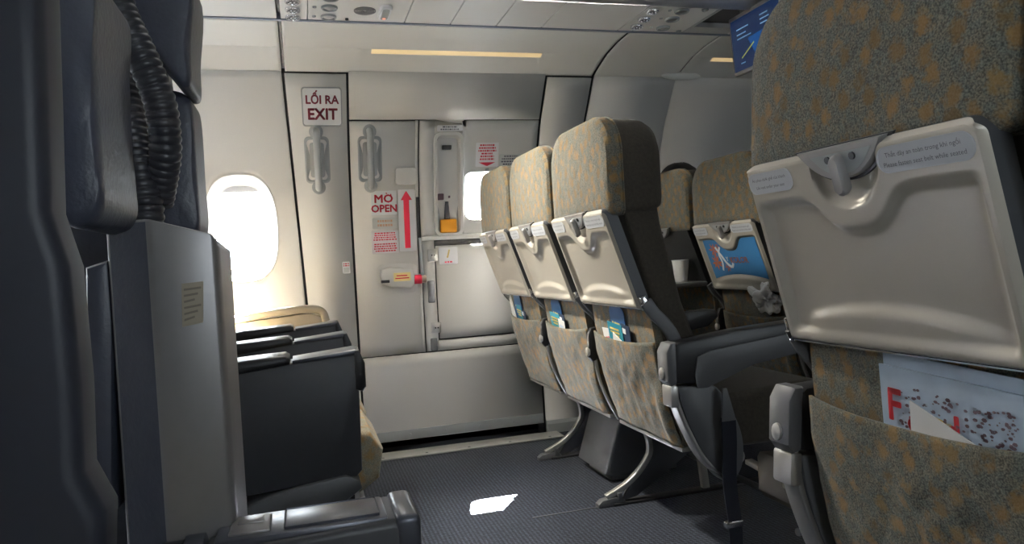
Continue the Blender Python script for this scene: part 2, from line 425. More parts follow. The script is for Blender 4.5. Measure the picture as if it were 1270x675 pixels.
# frame panel beside the door (tapers slightly), right frame panel, right linings
bm = bmesh.new(); grid(bm, 1, 34, lambda u, v: W(seam_x(1.692 * v) + .005 + (.232 - .005 - seam_x(1.692 * v)) * u, 1.692 * v, 0)); solid(struct(finish('wall_door_frame_left', bm, M['door'])))
bm = bmesh.new(); wall_sheet(bm, 1.128, 1.342, .0, 1.692); solid(struct(finish('wall_door_frame_right', bm, M['door'])))
bm = bmesh.new(); wall_sheet(bm, 1.356, 1.775, 0, 1.70); solid(struct(finish('wall_right_lining_1', bm, M['lining'])))
bm = bmesh.new(); wall_sheet(bm, 1.779, 2.30, 0, 1.70); solid(struct(finish('wall_right_lining_2', bm, M['lining'])))
bm = bmesh.new(); wall_sheet(bm, 2.304, XB, 0, 1.70, nx=2); solid(struct(finish('wall_right_lining_3', bm, M['lining'])))
# dark rubber seals behind the joints
def seam(x0, x1, z0, z1, n): 
    b = bmesh.new(); wall_sheet(b, x0, x1, z0, z1, -.012); solid(struct(finish(n, b, M['dark'])), .004)
seam(-.06, .09, 0, 1.71, 'trim_1'); seam(.20, .27, 0, 1.72, 'trim_2'); seam(1.09, 1.16, 0, 1.72, 'trim_3'); seam(1.31, 1.38, 0, 1.71, 'trim_4')
seam(1.75, 1.80, 0, 1.71, 'trim_5'); seam(2.28, 2.33, 0, 1.71, 'trim_6')
for k in range(5): seam(-.62 - .53 * k, -.52 - .53 * k, 0, 1.71, 'trim_%d' % (17 + k))
b = bmesh.new(); wall_sheet(b, .2, 1.16, 0, .09, -.02); wall_sheet(b, .0, 1.36, 1.68, 1.73, -.012)
struct(solid(finish('trim_10', b, M['dark']), .004))
# skirting rail along the right frame
bm = bmesh.new(); prism(bm, [(3.43, .0), (3.405, .0), (3.405, .045), (3.418, .06), (3.43, .06)], 1.128, 1.342, 'yz'); struct(finish('baseboard_right', bm, M['hdl'], smooth=False))

# coves -------------------------------------------------------------
def cove_pt(t):
    L = [0]
    for a, b in zip(COVE, COVE[1:]): L.append(L[-1] + sqrt((b[0] - a[0]) ** 2 + (b[1] - a[1]) ** 2))
    s = t * L[-1]
    for i in range(len(COVE) - 1):
        if s <= L[i + 1] + 1e-9:
            f = (s - L[i]) / (L[i + 1] - L[i]); return V((0, COVE[i][0] + f * (COVE[i + 1][0] - COVE[i][0]), COVE[i][1] + f * (COVE[i + 1][1] - COVE[i][1])))
    return V((0, *COVE[-1]))
TUP, TLO = .42, .06
def cove(name, x0, x1, rec=None, mp=lambda p: p):
    nx = max(2, int((x1 - x0) / .012)); bm = bmesh.new()
    ts = [i / 40 for i in range(17)] + [TUP, TUP + .002] + [.45 + .55 * i / 16 for i in range(17)]
    def pt(x, t):
        p = cove_pt(t); p.x = x
        if rec:
            fx = ss(rec[0] - .02, rec[0] + .05, x) * (1 - ss(rec[1] - .05, rec[1] + .02, x))
            if t <= TUP + 1e-6: d = rec[2] * min(1, max(0, (t - TLO) / (TUP - TLO))) ** .8 * fx
            else: d = 0
            p.y += d * .30; p.z += d * .92
        return mp(p)
    G = [[bm.verts.new(pt(x0 + (x1 - x0) * i / nx, t)) for t in ts] for i in range(nx + 1)]
    for i in range(nx):
        for j in range(len(ts) - 1): bm.faces.new([G[i][j], G[i + 1][j], G[i + 1][j + 1], G[i][j + 1]])
    return solid(struct(finish(name, bm, M['cove'], angle=50)), .004)
c1 = cove('wall_cove_1', XA, -.026, (-1.2, -.06, .034)); c2 = cove('wall_cove_2', -.012, 1.342, (.29, 1.10, .018))
cove('wall_cove_3', 1.356, 1.775); c4 = cove('wall_cove_4', 1.783, XB, (1.83, 2.6, .018))
def lens(x0, x1, parent, mi='warm'):
    b = bmesh.new()
    def q(u, v):
        t = .375 - .075 * v; p = cove_pt(t); d = .018 * ((t - TLO) / (TUP - TLO)) ** .8 - .0035
        return V((x0 + (x1 - x0) * u, p.y + d * .30, p.z + d * .92))
    grid(b, 12, 3, q)
    solid(lab(finish('cove_lamp', b, M[mi], parent, smooth=False), 'thin warm lamp strip under the cove ledge'), .001)
lens(.33, 1.06, c2); lens(1.90, 2.55, c4)
def seam_c(x0, x1, n):
    b = bmesh.new(); grid(b, 1, 24, lambda u, v: cove_pt(v) + V((x0 + (x1 - x0) * u, .006, .012)))
    struct(finish(n, b, M['dark']))
seam_c(-.05, .01, 'trim_11'); seam_c(1.32, 1.38, 'trim_12'); seam_c(1.76, 1.80, 'trim_13')
# small lens-shaped light cover on the wall joint
bm = bmesh.new()
rg = []
for k in range(9):
    a = -pi / 2 + pi * k / 8
    rg.append([V((1.795 + .105 * cos(t) * max(cos(a), .02), 3.112 - .028 * (1 + sin(a)) * .5 - .016 * abs(sin(t)) * 0, 1.700 + .020 * sin(t) * max(cos(a), .02))) for t in [2 * pi * i / 28 for i in range(28)]])
loft(bm, rg); o = finish('light_cover', bm, M['cove']); tag(o, 'white lens-shaped light cover on the joint of the right wall lining', 'light cover')

# outer skin of the fuselage with an opening for every window
def hull(name, y, holes):
    b = bmesh.new(); xsx = [XA]
    for x0, x1, z0, z1 in sorted(holes):
        def q(a, c, e, f): b.faces.new([b.verts.new(V(p)) for p in ((a, y, e), (c, y, e), (c, y, f), (a, y, f))])
        q(xsx[-1], x0, -.06, 2.2); q(x0, x1, -.06, z0); q(x0, x1, z1, 2.2); xsx.append(x1)
    b.faces.new([b.verts.new(V(p)) for p in ((xsx[-1], y, -.06), (XB, y, -.06), (XB, y, 2.2), (xsx[-1], y, 2.2))])
    solid(struct(finish(name, b, M['dark'], smooth=False)), .02)
hull('wall_hull_far', 3.58, [(-.235 - .53 * k - .17, -.235 - .53 * k + .19, .90, 1.46) for k in range(5)] + [(.70, 1.06, .98, 1.52)])
# passenger service panels -----------------------------------------
ZP = 1.78
def service(name, x0, x1):
    b = bmesh.new(); box(b, (x0, 2.405, ZP), (x1, 2.722, ZP + .02), .002); return struct(finish(name, b, M['service'], smooth=False))
xs = [XA, -.50, -.022, .36, .46, .60, .775, .95, 1.30]
bands = []
edges = [XA, -.55, -.026, None, .445, .60, .78, 1.315]
def svc_list():
    segs = [(XA, -.55), (-.545, -.028), (-.014, .076), (.079, .425), (.428, .60), (.603, .78), (.783, .965), (.968, 1.293), (1.296, 1.36), (1.363, 1.585)]
    return segs
for i, (a, b_) in enumerate(svc_list()): service('ceiling_service_panel_%d' % (i + 1), a, b_)
# recess for the folding monitor: panel with a pocket
b = bmesh.new()
box(b, (1.588, 2.64, ZP), (1.80, 2.722, ZP + .02)); box(b, (1.588, 2.405, ZP), (1.80, 2.43, ZP + .02)); box(b, (1.588, 2.43, ZP + .05), (1.80, 2.64, ZP + .07)); box(b, (1.588, 2.43, ZP), (1.60, 2.64, ZP + .06)); box(b, (1.79, 2.43, ZP), (1.80, 2.64, ZP + .06))
struct(finish('ceiling_service_panel_11', b, M['bin'], smooth=False))
service('ceiling_service_panel_12', 1.803, XB)
b = bmesh.new(); box(b, (XA, 2.40, ZP + .022), (XB, 2.75, ZP + .03)); struct(finish('ceiling_service_backing', b, M['dark'], smooth=False))
b = bmesh.new(); box(b, (XA, 2.716, ZP - .004), (XB, 2.734, ZP + .02)); struct(finish('trim_14', b, mat('rail_blue_grey', (.18, .21, .27), .4), smooth=False))
# overhead bins, far and near
def bins(name, mp):
    b = bmesh.new(); P = [(2.402, 1.775), (2.392, 1.772), (2.37, 1.785), (2.28, 1.85), (2.20, 1.95), (2.17, 2.05), (2.16, 2.14)]
    grid(b, 1, len(P) - 1, lambda u, v: mp(V((XA + (XB - XA) * u, *P[int(round(v * (len(P) - 1)))]))))
    solid(struct(finish(name, b, M['bin'])), .01)
bins('ceiling_bin_far', lambda p: p); bins('ceiling_bin_near', mirror)

def disc_fixture(bm, c, r, mi_ring, mi_in, depth=.006, sx=1.0):
    n = 24
    def rg(rad, z): return [V((c[0] + rad * sx * cos(2 * pi * i / n), c[1] + rad * sin(2 * pi * i / n), c[2] - z)) for i in range(n)]
    R = [rg(r, 0), rg(r, depth * .6), rg(r * .92, depth), rg(r * .78, depth), rg(r * .70, depth * .3)]
    loft(bm, R, mi_ring, cap=False); loft(bm, [rg(r * .70, depth * .3), rg(r * .4, depth * .9), rg(r * .02, depth * 1.0)], mi_in)
def air_nozzle(x, y, label):
    b = bmesh.new(); disc_fixture(b, (x, y, ZP), .026, 0, 1, .010); n = 12
    for k in range(6):
        a = pi * k / 3; box(b, (x + .012 * cos(a) - .003, y + .012 * sin(a) - .003, ZP - .013), (x + .012 * cos(a) + .003, y + .012 * sin(a) + .003, ZP - .006), .001, 0)
    tag(finish('air_nozzle', b, [M['chrome'], M['greyp']]), label, 'air nozzle', None); return
def reading_light(x, y, label):
    root = empty('reading_light', (x, y, ZP)); b = bmesh.new(); disc_fixture(b, (0, 0, 0), .028, 0, 1, .008)
    finish('lamp', b, [M['hdl'], M['greylite']], root)
    b = bmesh.new(); disc_fixture(b, (-.05, 0, 0), .007, 0, 0, .004); finish('button', b, M['hdl'], root); tag(root, label, 'reading light')
def fill_spot(x, y, target, power, cone=84):  # added fill spot beside an unlit reading light, brightens the seats ahead
    l = bpy.data.lights.new('fill_spot', 'SPOT'); l.energy = power; l.spot_size = radians(cone); l.spot_blend = 1.0; l.shadow_soft_size = .05; l.color = (1, .95, .83)
    o = bpy.data.objects.new('fill_spot', l); COL.objects.link(o); o.location = (x, y, ZP - .03)
    o.rotation_euler = (V(target) - V(o.location)).to_track_quat('-Z', 'Y').to_euler()
LF, RF_ = 'in the left service panel', 'in the right service panel'
for y, wd in ((2.686, 'nearest the wall'), (2.61, 'in the middle'), (2.53, 'at the top edge of the photo')):
    air_nozzle(.028, y, 'chrome air nozzle %s, %s' % (LF, wd)); 
for y, wd in ((2.675, 'nearest the wall'), (2.58, 'in the middle'), (2.485, 'farthest from the wall')):
    fill_spot(.150, y, (.80, {2.675: 2.72, 2.58: 2.22, 2.485: 1.85}[y], .70), FILL_SPOT_POWER * {2.675: .75, 2.58: .75, 2.485: 1.8}[y]); reading_light(.150, y, 'grey reading light %s, %s' % (LF, wd))
for (x, y), wd in zip(((1.318, 2.65), (1.308, 2.565), (1.297, 2.475)), ('nearest the wall', 'in the middle', 'farthest from the wall')):
    air_nozzle(x + .03, y, 'chrome air nozzle %s, %s' % (RF_, wd))
for (x, y), wd in zip(((1.47, 2.66), (1.455, 2.555), (1.445, 2.465)), ('nearest the wall', 'in the middle', 'farthest from the wall')):
    if wd == 'nearest the wall': fill_spot(x, y, (1.53, 2.755, .78), 4.0, 20)  # narrow fill spot added to brighten the paper cup
    reading_light(x, y, 'dark reading light %s, %s' % (RF_, wd))
b = bmesh.new()
for k in range(6): 
    r_ = .008 + .0055 * k; n = 32
    loft(b, [[V((.272 + (r_ + d) * cos(2 * pi * i / n), 2.60 + (r_ + d) * sin(2 * pi * i / n), ZP - zz)) for i in range(n)] for d, zz in ((0, 0), (0, .003), (.0028, .003), (.0028, 0))], 0, cap=False)
tag(finish('speaker_grille', b, M['greyp']), 'round grey speaker grille of concentric rings in the ceiling panel', 'speaker')
root = empty('seat_belt_sign', (.342, 2.60, ZP)); b = bmesh.new()
loft(b, [[V((a * s, c * s, -zz)) for a, c in rrect(.021, .07, .0205, 6)] for s, zz in ((1, 0), (1, .006), (.9, .012))]); finish('housing', b, M['white'], root)
b = bmesh.new(); loft(b, [[V((a, c, -zz)) for a, c in rrect(.012, .055, .0118, 6)] for zz in (.011, .0128)]); finish('lens', b, M['hdl'], root)
b = bmesh.new(); disc_fixture(b, (0, .04, -.0125), .007, 0, 0, .002); lab(finish('indicator', b, mat('indicator', (.8, .4, .3), .4, emis=(1, .45, .3), estr=.5), root), 'small glowing red indicator')
tag(root, 'white oblong seat-belt sign housing beside the round speaker grille', 'sign')
b = bmesh.new(); disc_fixture(b, (.215, 2.69, ZP), .006, 0, 0, .006); tag(finish('ceiling_catch', b, M['dark']), 'tiny dark round catch in the left service panel', 'catch')
b = bmesh.new(); disc_fixture(b, (1.53, 2.44, ZP), .013, 0, 0, .006); tag(finish('ceiling_catch', b, M['hdl']), 'small round catch near the inner edge of the right service panel', 'catch')
b = bmesh.new(); disc_fixture(b, (1.56, 2.695, ZP), .011, 0, 0, .006); tag(finish('ceiling_catch', b, M['hdl']), 'small round catch near the wall edge of the right service panel', 'catch')

# near side wall (behind the camera) with its windows ---------------
near_windows = [.29, 2.01, 2.54]
xc = XA; wk = []
for cx in near_windows: wk.append((cx - .262, cx + .262, cx))
prev = XA; n_ = 1
for x0, x1, cx in wk:
    if x0 - prev > .02:
        bm = bmesh.new(); wall_sheet(bm, prev, x0, 0, 1.70, mp=Wm); solid(struct(finish('wall_near_lining_%d' % n_, bm, M['lining']))); n_ += 1
    bm = bmesh.new(); wall_sheet(bm, x0, x1, 0, .70, mp=Wm); wall_sheet(bm, x0, x1, 1.45, 1.70, mp=Wm); holed_panel(bm, x0, x1, .70, 1.45, cx, 1.075, WIN_A, WIN_B, WIN_N, mp=Wm)
    solid(struct(finish('wall_near_lining_%d' % n_, bm, M['lining']))); n_ += 1
    window(wi, cx, Wm, -.5, 1); wi += 1; prev = x1
bm = bmesh.new(); wall_sheet(bm, prev, XB, 0, 1.70, mp=Wm); solid(struct(finish('wall_near_lining_%d' % n_, bm, M['lining'])))
bm = bmesh.new(); wall_sheet(bm, XA, XB, 0, .5, -.03, mp=Wm); wall_sheet(bm, XA, XB, 1.5, 1.7, -.03, mp=Wm); struct(finish('wall_near_backing', bm, M['dark']))
cove('wall_cove_near', XA, XB, None, mirror)
b = bmesh.new(); box(b, (XA, .248, ZP), (XB, .565, ZP + .02)); struct(finish('ceiling_service_panel_near', b, M['service'], smooth=False))

hull('wall_hull_near', YC2 - 3.58, [(cx - .20, cx + .20, .80, 1.36) for cx in near_windows])
# ------------------------------------------------------------------ the door
door = struct(empty('door_1', (.68, 3.42, .0)))
def dpart(name, bm, mats, smooth=True, **k):
    o = finish(name, bm, mats, None, smooth, **k); o.parent = door; o.matrix_parent_inverse = Matrix.Translation(-V(door.location)); return o
DX0, DX1, DXM = .243, 1.115, .551
ZL, ZM, ZH = .455, .975, 1.523
bm = bmesh.new(); wall_sheet(bm, DX0, DX1, ZH + .003, 1.705); solid(dpart('header_panel', bm, M['door']))
bm = bmesh.new(); wall_sheet(bm, DX0, DXM - .018, ZL + .004, ZH - .005); wall_sheet(bm, DXM - .018, DXM - .005, ZL + .004, .83); wall_sheet(bm, DXM - .018, DXM - .005, 1.19, ZH - .003)
solid(dpart('handle_panel', bm, M['door']))
# upper right panel with the window and the recess for the girt-bar gauge
RX0, RX1, RZ0, RZ1 = .622, .752, 1.005, 1.468
bm = bmesh.new()
wall_sheet(bm, DXM + .002, RX0, ZM + .03, ZH - .003); wall_sheet(bm, RX0, RX1, ZM + .03, RZ0); wall_sheet(bm, RX0, RX1, RZ1, ZH - .003)
WX0, WX1, WZ0, WZ1 = .766, .972, 1.075, 1.297
holed_panel(bm, RX1, DX1, ZM + .03, ZH - .003, (WX0 + WX1) / 2, (WZ0 + WZ1) / 2, (WX1 - WX0) / 2, (WZ1 - WZ0) / 2, 7)
solid(dpart('window_panel', bm, M['door']))
# window reveal and pane
b = bmesh.new(); cx, cz = (WX0 + WX1) / 2, (WZ0 + WZ1) / 2
def dro(s, o): return [W(x, z, o) for _, x, z in hole_outline(cx, cz, (WX1 - WX0) / 2 * s, (WZ1 - WZ0) / 2 * s, 7)]
ring_band(b, [dro(1.05, .008), dro(1.0, .008), dro(.985, -.006), dro(1.12, -.05)]); dpart('window_frame', b, M['door'])
b = bmesh.new(); b.faces.new([b.verts.new(p) for p in dro(1.10, -.045)]); dpart('pane', b, M['glass'], False)
portal(cx, W(cx, cz).y + .08, cz, .22, .24, -1)
# gauge recess
b = bmesh.new()
def rr_(cx_, cz_, hw, hh, r_, o): return [W(cx_ + a, cz_ + c, o) for a, c in rrect(hw, hh, r_, 5)]
rcx, rcz, hw, hh = (RX0 + RX1) / 2, (RZ0 + RZ1) / 2, (RX1 - RX0) / 2, (RZ1 - RZ0) / 2
ring_band(b, [rr_(rcx, rcz, hw + .006, hh + .006, .03, .002), rr_(rcx, rcz, hw + .002, hh + .002, .03, .014), rr_(rcx, rcz, hw - .01, hh - .01, .024, .012), rr_(rcx, rcz, hw - .016, hh - .016, .02, -.03)])
vs = [b.verts.new(p) for p in rr_(rcx, rcz, hw - .015, hh - .015, .02, -.029)]; b.faces.new(vs)
dpart('gauge_recess', b, M['door'])
def wbox(b, x0, x1, z0, z1, o0, o1, bev=.0, mi=0):
    box(b, (x0, o0, z0), (x1, o1, z1), bev, mi, xf=lambda c: W(c.x, c.z, c.y))
# items inside the recess
b = bmesh.new(); wbox(b, .662, .706, 1.400, 1.420, -.03, -.012, .003); dpart('gauge_window', b, M['blackp'])
b = bmesh.new(); wbox(b, .640, .668, 1.172, 1.202, -.03, -.005, .003); wbox(b, .690, .700, 1.180, 1.192, -.03, -.01, .002); dpart('gauge_button', b, M['plum'])
b = bmesh.new(); prism(b, [(.675, 1.165), (.690, 1.165), (.698, 1.07), (.668, 1.07)], -.028, -.008, 'xz', .002, 0, lambda c: W(c.x, c.z, c.y)); dpart('pin_strap', b, M['blackp'])
b = bmesh.new(); wbox(b, .648, .726, 1.018, 1.082, -.028, .004, .006); lab(dpart('safety_pin_flag', b, M['orange']), 'orange plastic block')
b = bmesh.new(); prism(b, [(.635, 1.17), (.65, 1.10), (.645, 1.02), (.635, 1.02)], -.029, -.015, 'xz', 0, 0, lambda c: W(c.x, c.z, c.y)); prism(b, [(.742, 1.19), (.730, 1.10), (.738, 1.02), (.742, 1.02)], -.029, -.015, 'xz', 0, 0, lambda c: W(c.x, c.z, c.y)); dpart('cam_plate', b, M['hdl'], False)

# mid ledge, recessed lower-middle panel, lower panel
b = bmesh.new()
prism(b, [(-.004, .985), (.022, .985), (.026, 1.0), (.008, 1.008), (-.004, 1.008)], DXM + .002, DX1, 'yz', 0, 0, lambda c: W(c.x, c.z, c.y)); dpart('ledge', b, M['door'])
b = bmesh.new(); wall_sheet(b, DXM + .002, DX1, .955, .99, -.004); solid(dpart('ledge_shadow_gap', b, M['dark']), .004)
b = bmesh.new(); wall_sheet(b, .618, DX1, .515, .958, .0); solid(dpart('middle_panel', b, M['door']))
b = bmesh.new(); wall_sheet(b, DXM + .002, .612, ZL + .004, .985, -.006); wall_sheet(b, .60, DX1, ZL + .004, .508, -.006); solid(dpart('hinge_strip', b, M['door']))
b = bmesh.new(); wall_sheet(b, DX0, DX1, .052, ZL - .002); solid(dpart('lower_panel', b, M['door_low']))
b = bmesh.new(); wbox(b, DX0 + .003, DX1 - .003, .055, .10, .004, .012, .002)
for k in range(4): 
    x = .45 + .17 * k; loft(b, [[W(x + r_ * cos(t), .078 + r_ * sin(t), o) for t in [2 * pi * i / 10 for i in range(10)]] for r_, o in ((.006, .012), (.006, .015), (.002, .016))], 0)
dpart('kick_strip', b, M['hdl'])
b = bmesh.new(); wall_sheet(b, .22, 1.13, .02, 1.71, -.02); 
# solid door core between seams, cut around the window
bb = bmesh.new()
for (a, c, z0, z1) in ((.22, WX0, .02, 1.71), (WX1, 1.13, .02, 1.71), (WX0, WX1, .02, WZ0 - .01), (WX0, WX1, WZ1 + .01, 1.71)):
    if a == .22: 
        for (a2, c2, z2, z3) in ((.22, RX0, .02, 1.71), (RX1, WX0, .02, 1.71), (RX0, RX1, .02, RZ0), (RX0, RX1, RZ1, 1.71)): wall_sheet(bb, a2, c2, z2, z3, -.018)
    else: wall_sheet(bb, a, c, z0, z1, -.018)
b.free(); dpart('door_core', bb, M['dark'])
# hinges and black stops
for z0, z1 in ((.885, .945), (.545, .595)):
    b = bmesh.new(); wbox(b, .578, .625, z0, z1, -.004, .012, .004); wbox(b, .590, .616, z0 + .012, z1 - .012, .010, .017, .003)
    for xx in (.597, .609): loft(b, [[W(xx + r_ * cos(t), (z0 + z1) / 2 + r_ * sin(t), o) for t in [2 * pi * i / 8 for i in range(8)]] for r_, o in ((.004, .017), (.003, .019))], 1)
    dpart('hinge', b, [M['alu'], M['blackp']])
for z0, z1 in ((.69, .795), (.46, .52)):
    b = bmesh.new(); wbox(b, .572, .604, z0, z1, -.004, .010, .004); dpart('stop_block', b, M['greyp'])
# black slot of the long lever, lever bar
b = bmesh.new(); wbox(b, .534, .548, .84, 1.185, -.016, -.004); dpart('lever_slot', b, M['blackp'])
b = bmesh.new(); prism(b, [(.538, 1.0), (.550, 1.0), (.556, .81), (.540, .81)], -.006, .016, 'xz', .002, 0, lambda c: W(c.x, c.z, c.y)); dpart('lever_bar', b, M['hdl'])
# main door handle
b = bmesh.new(); prism(b, [(.355, .862), (.395, .872), (.500, .856), (.508, .83), (.505, .785), (.49, .765), (.40, .775), (.36, .795), (.348, .83)], .0, .045, 'xz', .010, 0, lambda c: W(c.x, c.z, c.y), 3)
wbox(b, .352, .39, .798, .812, .02, .05, .003, 1)
hd = dpart('door_handle', b, [M['door'], M['blackp']])
b = bmesh.new(); wbox(b, .409, .487, .803, .842, .0455, .047); 
for k in range(2): wbox(b, .416 + .006 * k, .480 - .008 * k, .814 + .012 * k, .819 + .012 * k, .047, .0476, 0, 1)
lab(dpart('handle_label', b, [M['yellow'], M['red']]), 'small yellow label on the door handle')
b = bmesh.new()
def xcyl(b, x0, x1, z, o, r_, mi): loft(b, [[W(x, z + r_ * sin(t), o + r_ * cos(t)) for t in [2 * pi * i / 14 for i in range(14)]] for x in (x0, x1)], mi)
xcyl(b, .506, .540, .806, .022, .022, 0); xcyl(b, .540, .562, .806, .022, .018, 1); lab(dpart('handle_collar', b, [M['red'], M['tanp']]), 'red collar at the end of the door handle')
b = bmesh.new(); loft(b, [[W(.43 + a * s, .815 + c * s, o) for a, c in rrect(.095, .07, .03, 4)] for s, o in ((1, .0065), (.97, .0075))]); dpart('handle_backplate', b, M['door'])
# cover plate
b = bmesh.new(); loft(b, [[W(.49 + a * s, 1.283 + c * s, o) for a, c in rrect(.050, .038, .012, 4)] for s, o in ((1, .004), (1, .012), (.94, .016))]); dpart('cover_plate', b, M['door'])
# grab handles in moulded pockets
def grab(cx, name_parent=None):
    cz = 1.36
    b = bmesh.new()
    ring_band(b, [rr_(cx, cz, .053, .098, .02, .0065), rr_(cx, cz, .048, .092, .018, .009), rr_(cx, cz, .044, .086, .016, .007), rr_(cx, cz, .030, .072, .012, -.004 + .007)])
    b.faces.new([b.verts.new(p) for p in rr_(cx, cz, .031, .073, .012, .0035 + .004)])
    h = bmesh.new()
    pth = [W(cx, z, o) for z, o in ((cz + .120, .006), (cz + .112, .028), (cz + .085, .044), (cz, .050), (cz - .085, .044), (cz - .112, .028), (cz - .120, .006))]
    sweep(h, smooth_path(pth), circ(.0155, 14), 0, ref=V((1, 0, 0)))
    for s in (1, -1): loft(h, [[W(cx + r_ * cos(t), cz + s * .116 + r_ * 1.0 * sin(t), o) for t in [2 * pi * i / 20 for i in range(20)]] for r_, o in ((.030, .006), (.029, .010), (.022, .013))], 0)
    return b, h
b, h = grab(.329); dpart('handle_pocket', b, M['hdl']); dpart('grab_handle', h, M['hdl'])
b, h = grab(.100); root = empty('grab_handle', (.1, 3.33, 1.24))
for nm, q in (('pocket', b), ('bar', h)):
    o = finish(nm, q, M['hdl'], root); o.matrix_parent_inverse = Matrix.Translation(-V(root.location))
tag(root, 'grey vertical grab handle below the exit sign on the door frame', 'handle')

# signs and placards -------------------------------------------------
def plate(b, x0, x1, z0, z1, o, r=.004, mi=0, th=.0016, keep=False):
    global PLANE
    if not keep: PLANE = (z0, z1)
    cx_, cz_ = (x0 + x1) / 2, (z0 + z1) / 2
    loft(b, [[W(cx_ + a, cz_ + c, oo) for a, c in rrect((x1 - x0) / 2, (z1 - z0) / 2, r, 3)] for oo in (o, o + th)], mi)
def wtext(b, body, size, cx_, cz_, o, mi, bold=0, sx=1.0): text_bm(b, body, size, lambda u, v: W(cx_ + u, cz_ + v, o), mi, bold, sx=sx)
def fine(b, x0, x1, z0, z1, n, o, mi, seed=0):
    """rows of small lettering that the photo shows only as broken strokes"""
    rnd = random.Random(seed); dz = (z1 - z0) / n
    for k in range(n):
        z = z1 - dz * (k + .5); wd = (x1 - x0) * rnd.uniform(.55, 1); x = (x0 + x1) / 2 - wd / 2; xe = x + wd
        while x < xe:
            l = rnd.uniform(.004, .012); 
            vs = [W(x, z - dz * .28, o), W(min(x + l, xe), z - dz * .28, o), W(min(x + l, xe), z + dz * .28, o), W(x, z + dz * .28, o)]
            b.faces.new([b.verts.new(v) for v in vs]).material_index = mi; x += l + .003
# EXIT sign on the frame panel
sg = empty('exit_sign', (.13, 3.26, 1.5)); sg_inv = Matrix.Translation(-V(sg.location))
b = bmesh.new(); plate(b, .046, .213, 1.497, 1.643, .0062, .012, 0, .004); o = finish('rim', b, M['hdl'], sg, smooth=False); o.matrix_parent_inverse = sg_inv
b = bmesh.new(); plate(b, .051, .208, 1.502, 1.638, .0095, .010, 0, .002, True)
wtext(b, 'LỐI RA', .043, .130, 1.595, .0122, 1, .0014, 1.05); wtext(b, 'EXIT', .058, .130, 1.541, .0122, 1, .0020, 1.05)
o = finish('face', b, [M['white'], M['maroon']], sg, smooth=False); o.matrix_parent_inverse = sg_inv
tag(sg, 'white exit sign with dark red lettering on the frame left of the door', 'sign')
# MỞ OPEN
b = bmesh.new(); plate(b, .327, .444, 1.113, 1.221, .0062); wtext(b, 'MO', .050, .384, 1.184, .0082, 1, .0016, 1.1)   # the horn and the hook of the Vietnamese vowel are drawn
for pth, r_ in (([(.412, 1.199), (.4165, 1.201), (.4190, 1.206)], .0024), ([(.3945, 1.2085), (.3965, 1.2115), (.3995, 1.2105), (.3995, 1.2075), (.3970, 1.2060), (.3970, 1.2042)], .0014)):
    for (xa, za), (xb, zb) in zip(pth, pth[1:]):
        d = sqrt((xb - xa) ** 2 + (zb - za) ** 2); px, pz = -(zb - za) / d * r_, (xb - xa) / d * r_
        b.faces.new([b.verts.new(W(x, z, .0083)) for x, z in ((xa - px, za - pz), (xb - px, zb - pz), (xb + px, zb + pz), (xa + px, za + pz))]).material_index = 1; wtext(b, 'OPEN', .046, .386, 1.140, .0082, 1, .0015, 1.0)
lab(dpart('open_placard', b, [M['white'], M['red']], False), 'white placard reading open in red capitals')
b = bmesh.new(); plate(b, .329, .444, 1.050, 1.100, .0062); fine(b, .335, .438, 1.056, 1.094, 2, .0082, 1, 3); lab(dpart('small_placard', b, [M['palegrey'], M['brownink']], False), 'pale placard with two faint tan lines')
b = bmesh.new(); plate(b, .321, .446, .936, 1.040, .0062); fine(b, .327, .440, .994, 1.034, 4, .0082, 1, 5); fine(b, .327, .440, .942, .984, 4, .0082, 1, 6); lab(dpart('instruction_placard', b, [M['white'], M['red']], False), 'white placard of small red text below the open placard')
b = bmesh.new(); plate(b, .449, .528, .940, 1.224, .0062); 
for quad in ([(.474, .955), (.500, .955), (.500, 1.178), (.474, 1.178)], [(.462, 1.176), (.514, 1.176), (.490, 1.216), (.486, 1.216)]):
    b.faces.new([b.verts.new(W(x, z, .0082)) for x, z in quad]).material_index = 1
lab(dpart('arrow_placard', b, [M['white'], M['red']], False), 'tall white placard with red upward arrow')
b = bmesh.new(); plate(b, .632, .752, 1.476, 1.500, .0062); fine(b, .640, .744, 1.478, 1.498, 2, .0082, 1, 8); lab(dpart('gauge_title_placard', b, [M['white'], M['ink']], False), 'narrow white placard above the gauge recess')
b = bmesh.new(); plate(b, .638, .738, 1.262, 1.362, -.027); fine(b, .644, .732, 1.318, 1.358, 4, -.025, 1, 9); fine(b, .652, .726, 1.266, 1.308, 4, -.025, 1, 10); lab(dpart('gauge_placard', b, [M['white'], M['red']], False), 'white placard with red text inside the gauge recess')
b = bmesh.new(); plate(b, .645, .738, 1.228, 1.256, -.027); wbox(b, .652, .660, 1.234, 1.250, -.026, -.024, 0, 1); fine(b, .668, .732, 1.234, 1.250, 1, -.025, 1, 11); lab(dpart('green_placard', b, [M['white'], M['green']], False), 'small white placard with green text')
b = bmesh.new(); plate(b, .818, .928, 1.318, 1.425, .0062); fine(b, .826, .920, 1.346, 1.420, 6, .0082, 1, 12)
b.faces.new([b.verts.new(W(x, z, .0082)) for x, z in ((.832, 1.338), (.914, 1.338), (.876, 1.322), (.870, 1.322))]).material_index = 1
lab(dpart('window_placard', b, [M['white'], M['red']], False), 'white placard with red text and down arrow above the window')
b = bmesh.new(); plate(b, .934, 1.048, 1.316, 1.374, .0062); fine(b, .940, 1.042, 1.322, 1.370, 4, .0082, 1, 13); lab(dpart('grey_placard', b, [M['palegrey'], M['ink']], False), 'pale placard with black text beside the red one')
PLANE = None
b = bmesh.new(); wbox(b, .866, .884, 1.297, 1.312, .002, .010, .003); dpart('window_catch', b, M['hdl'])
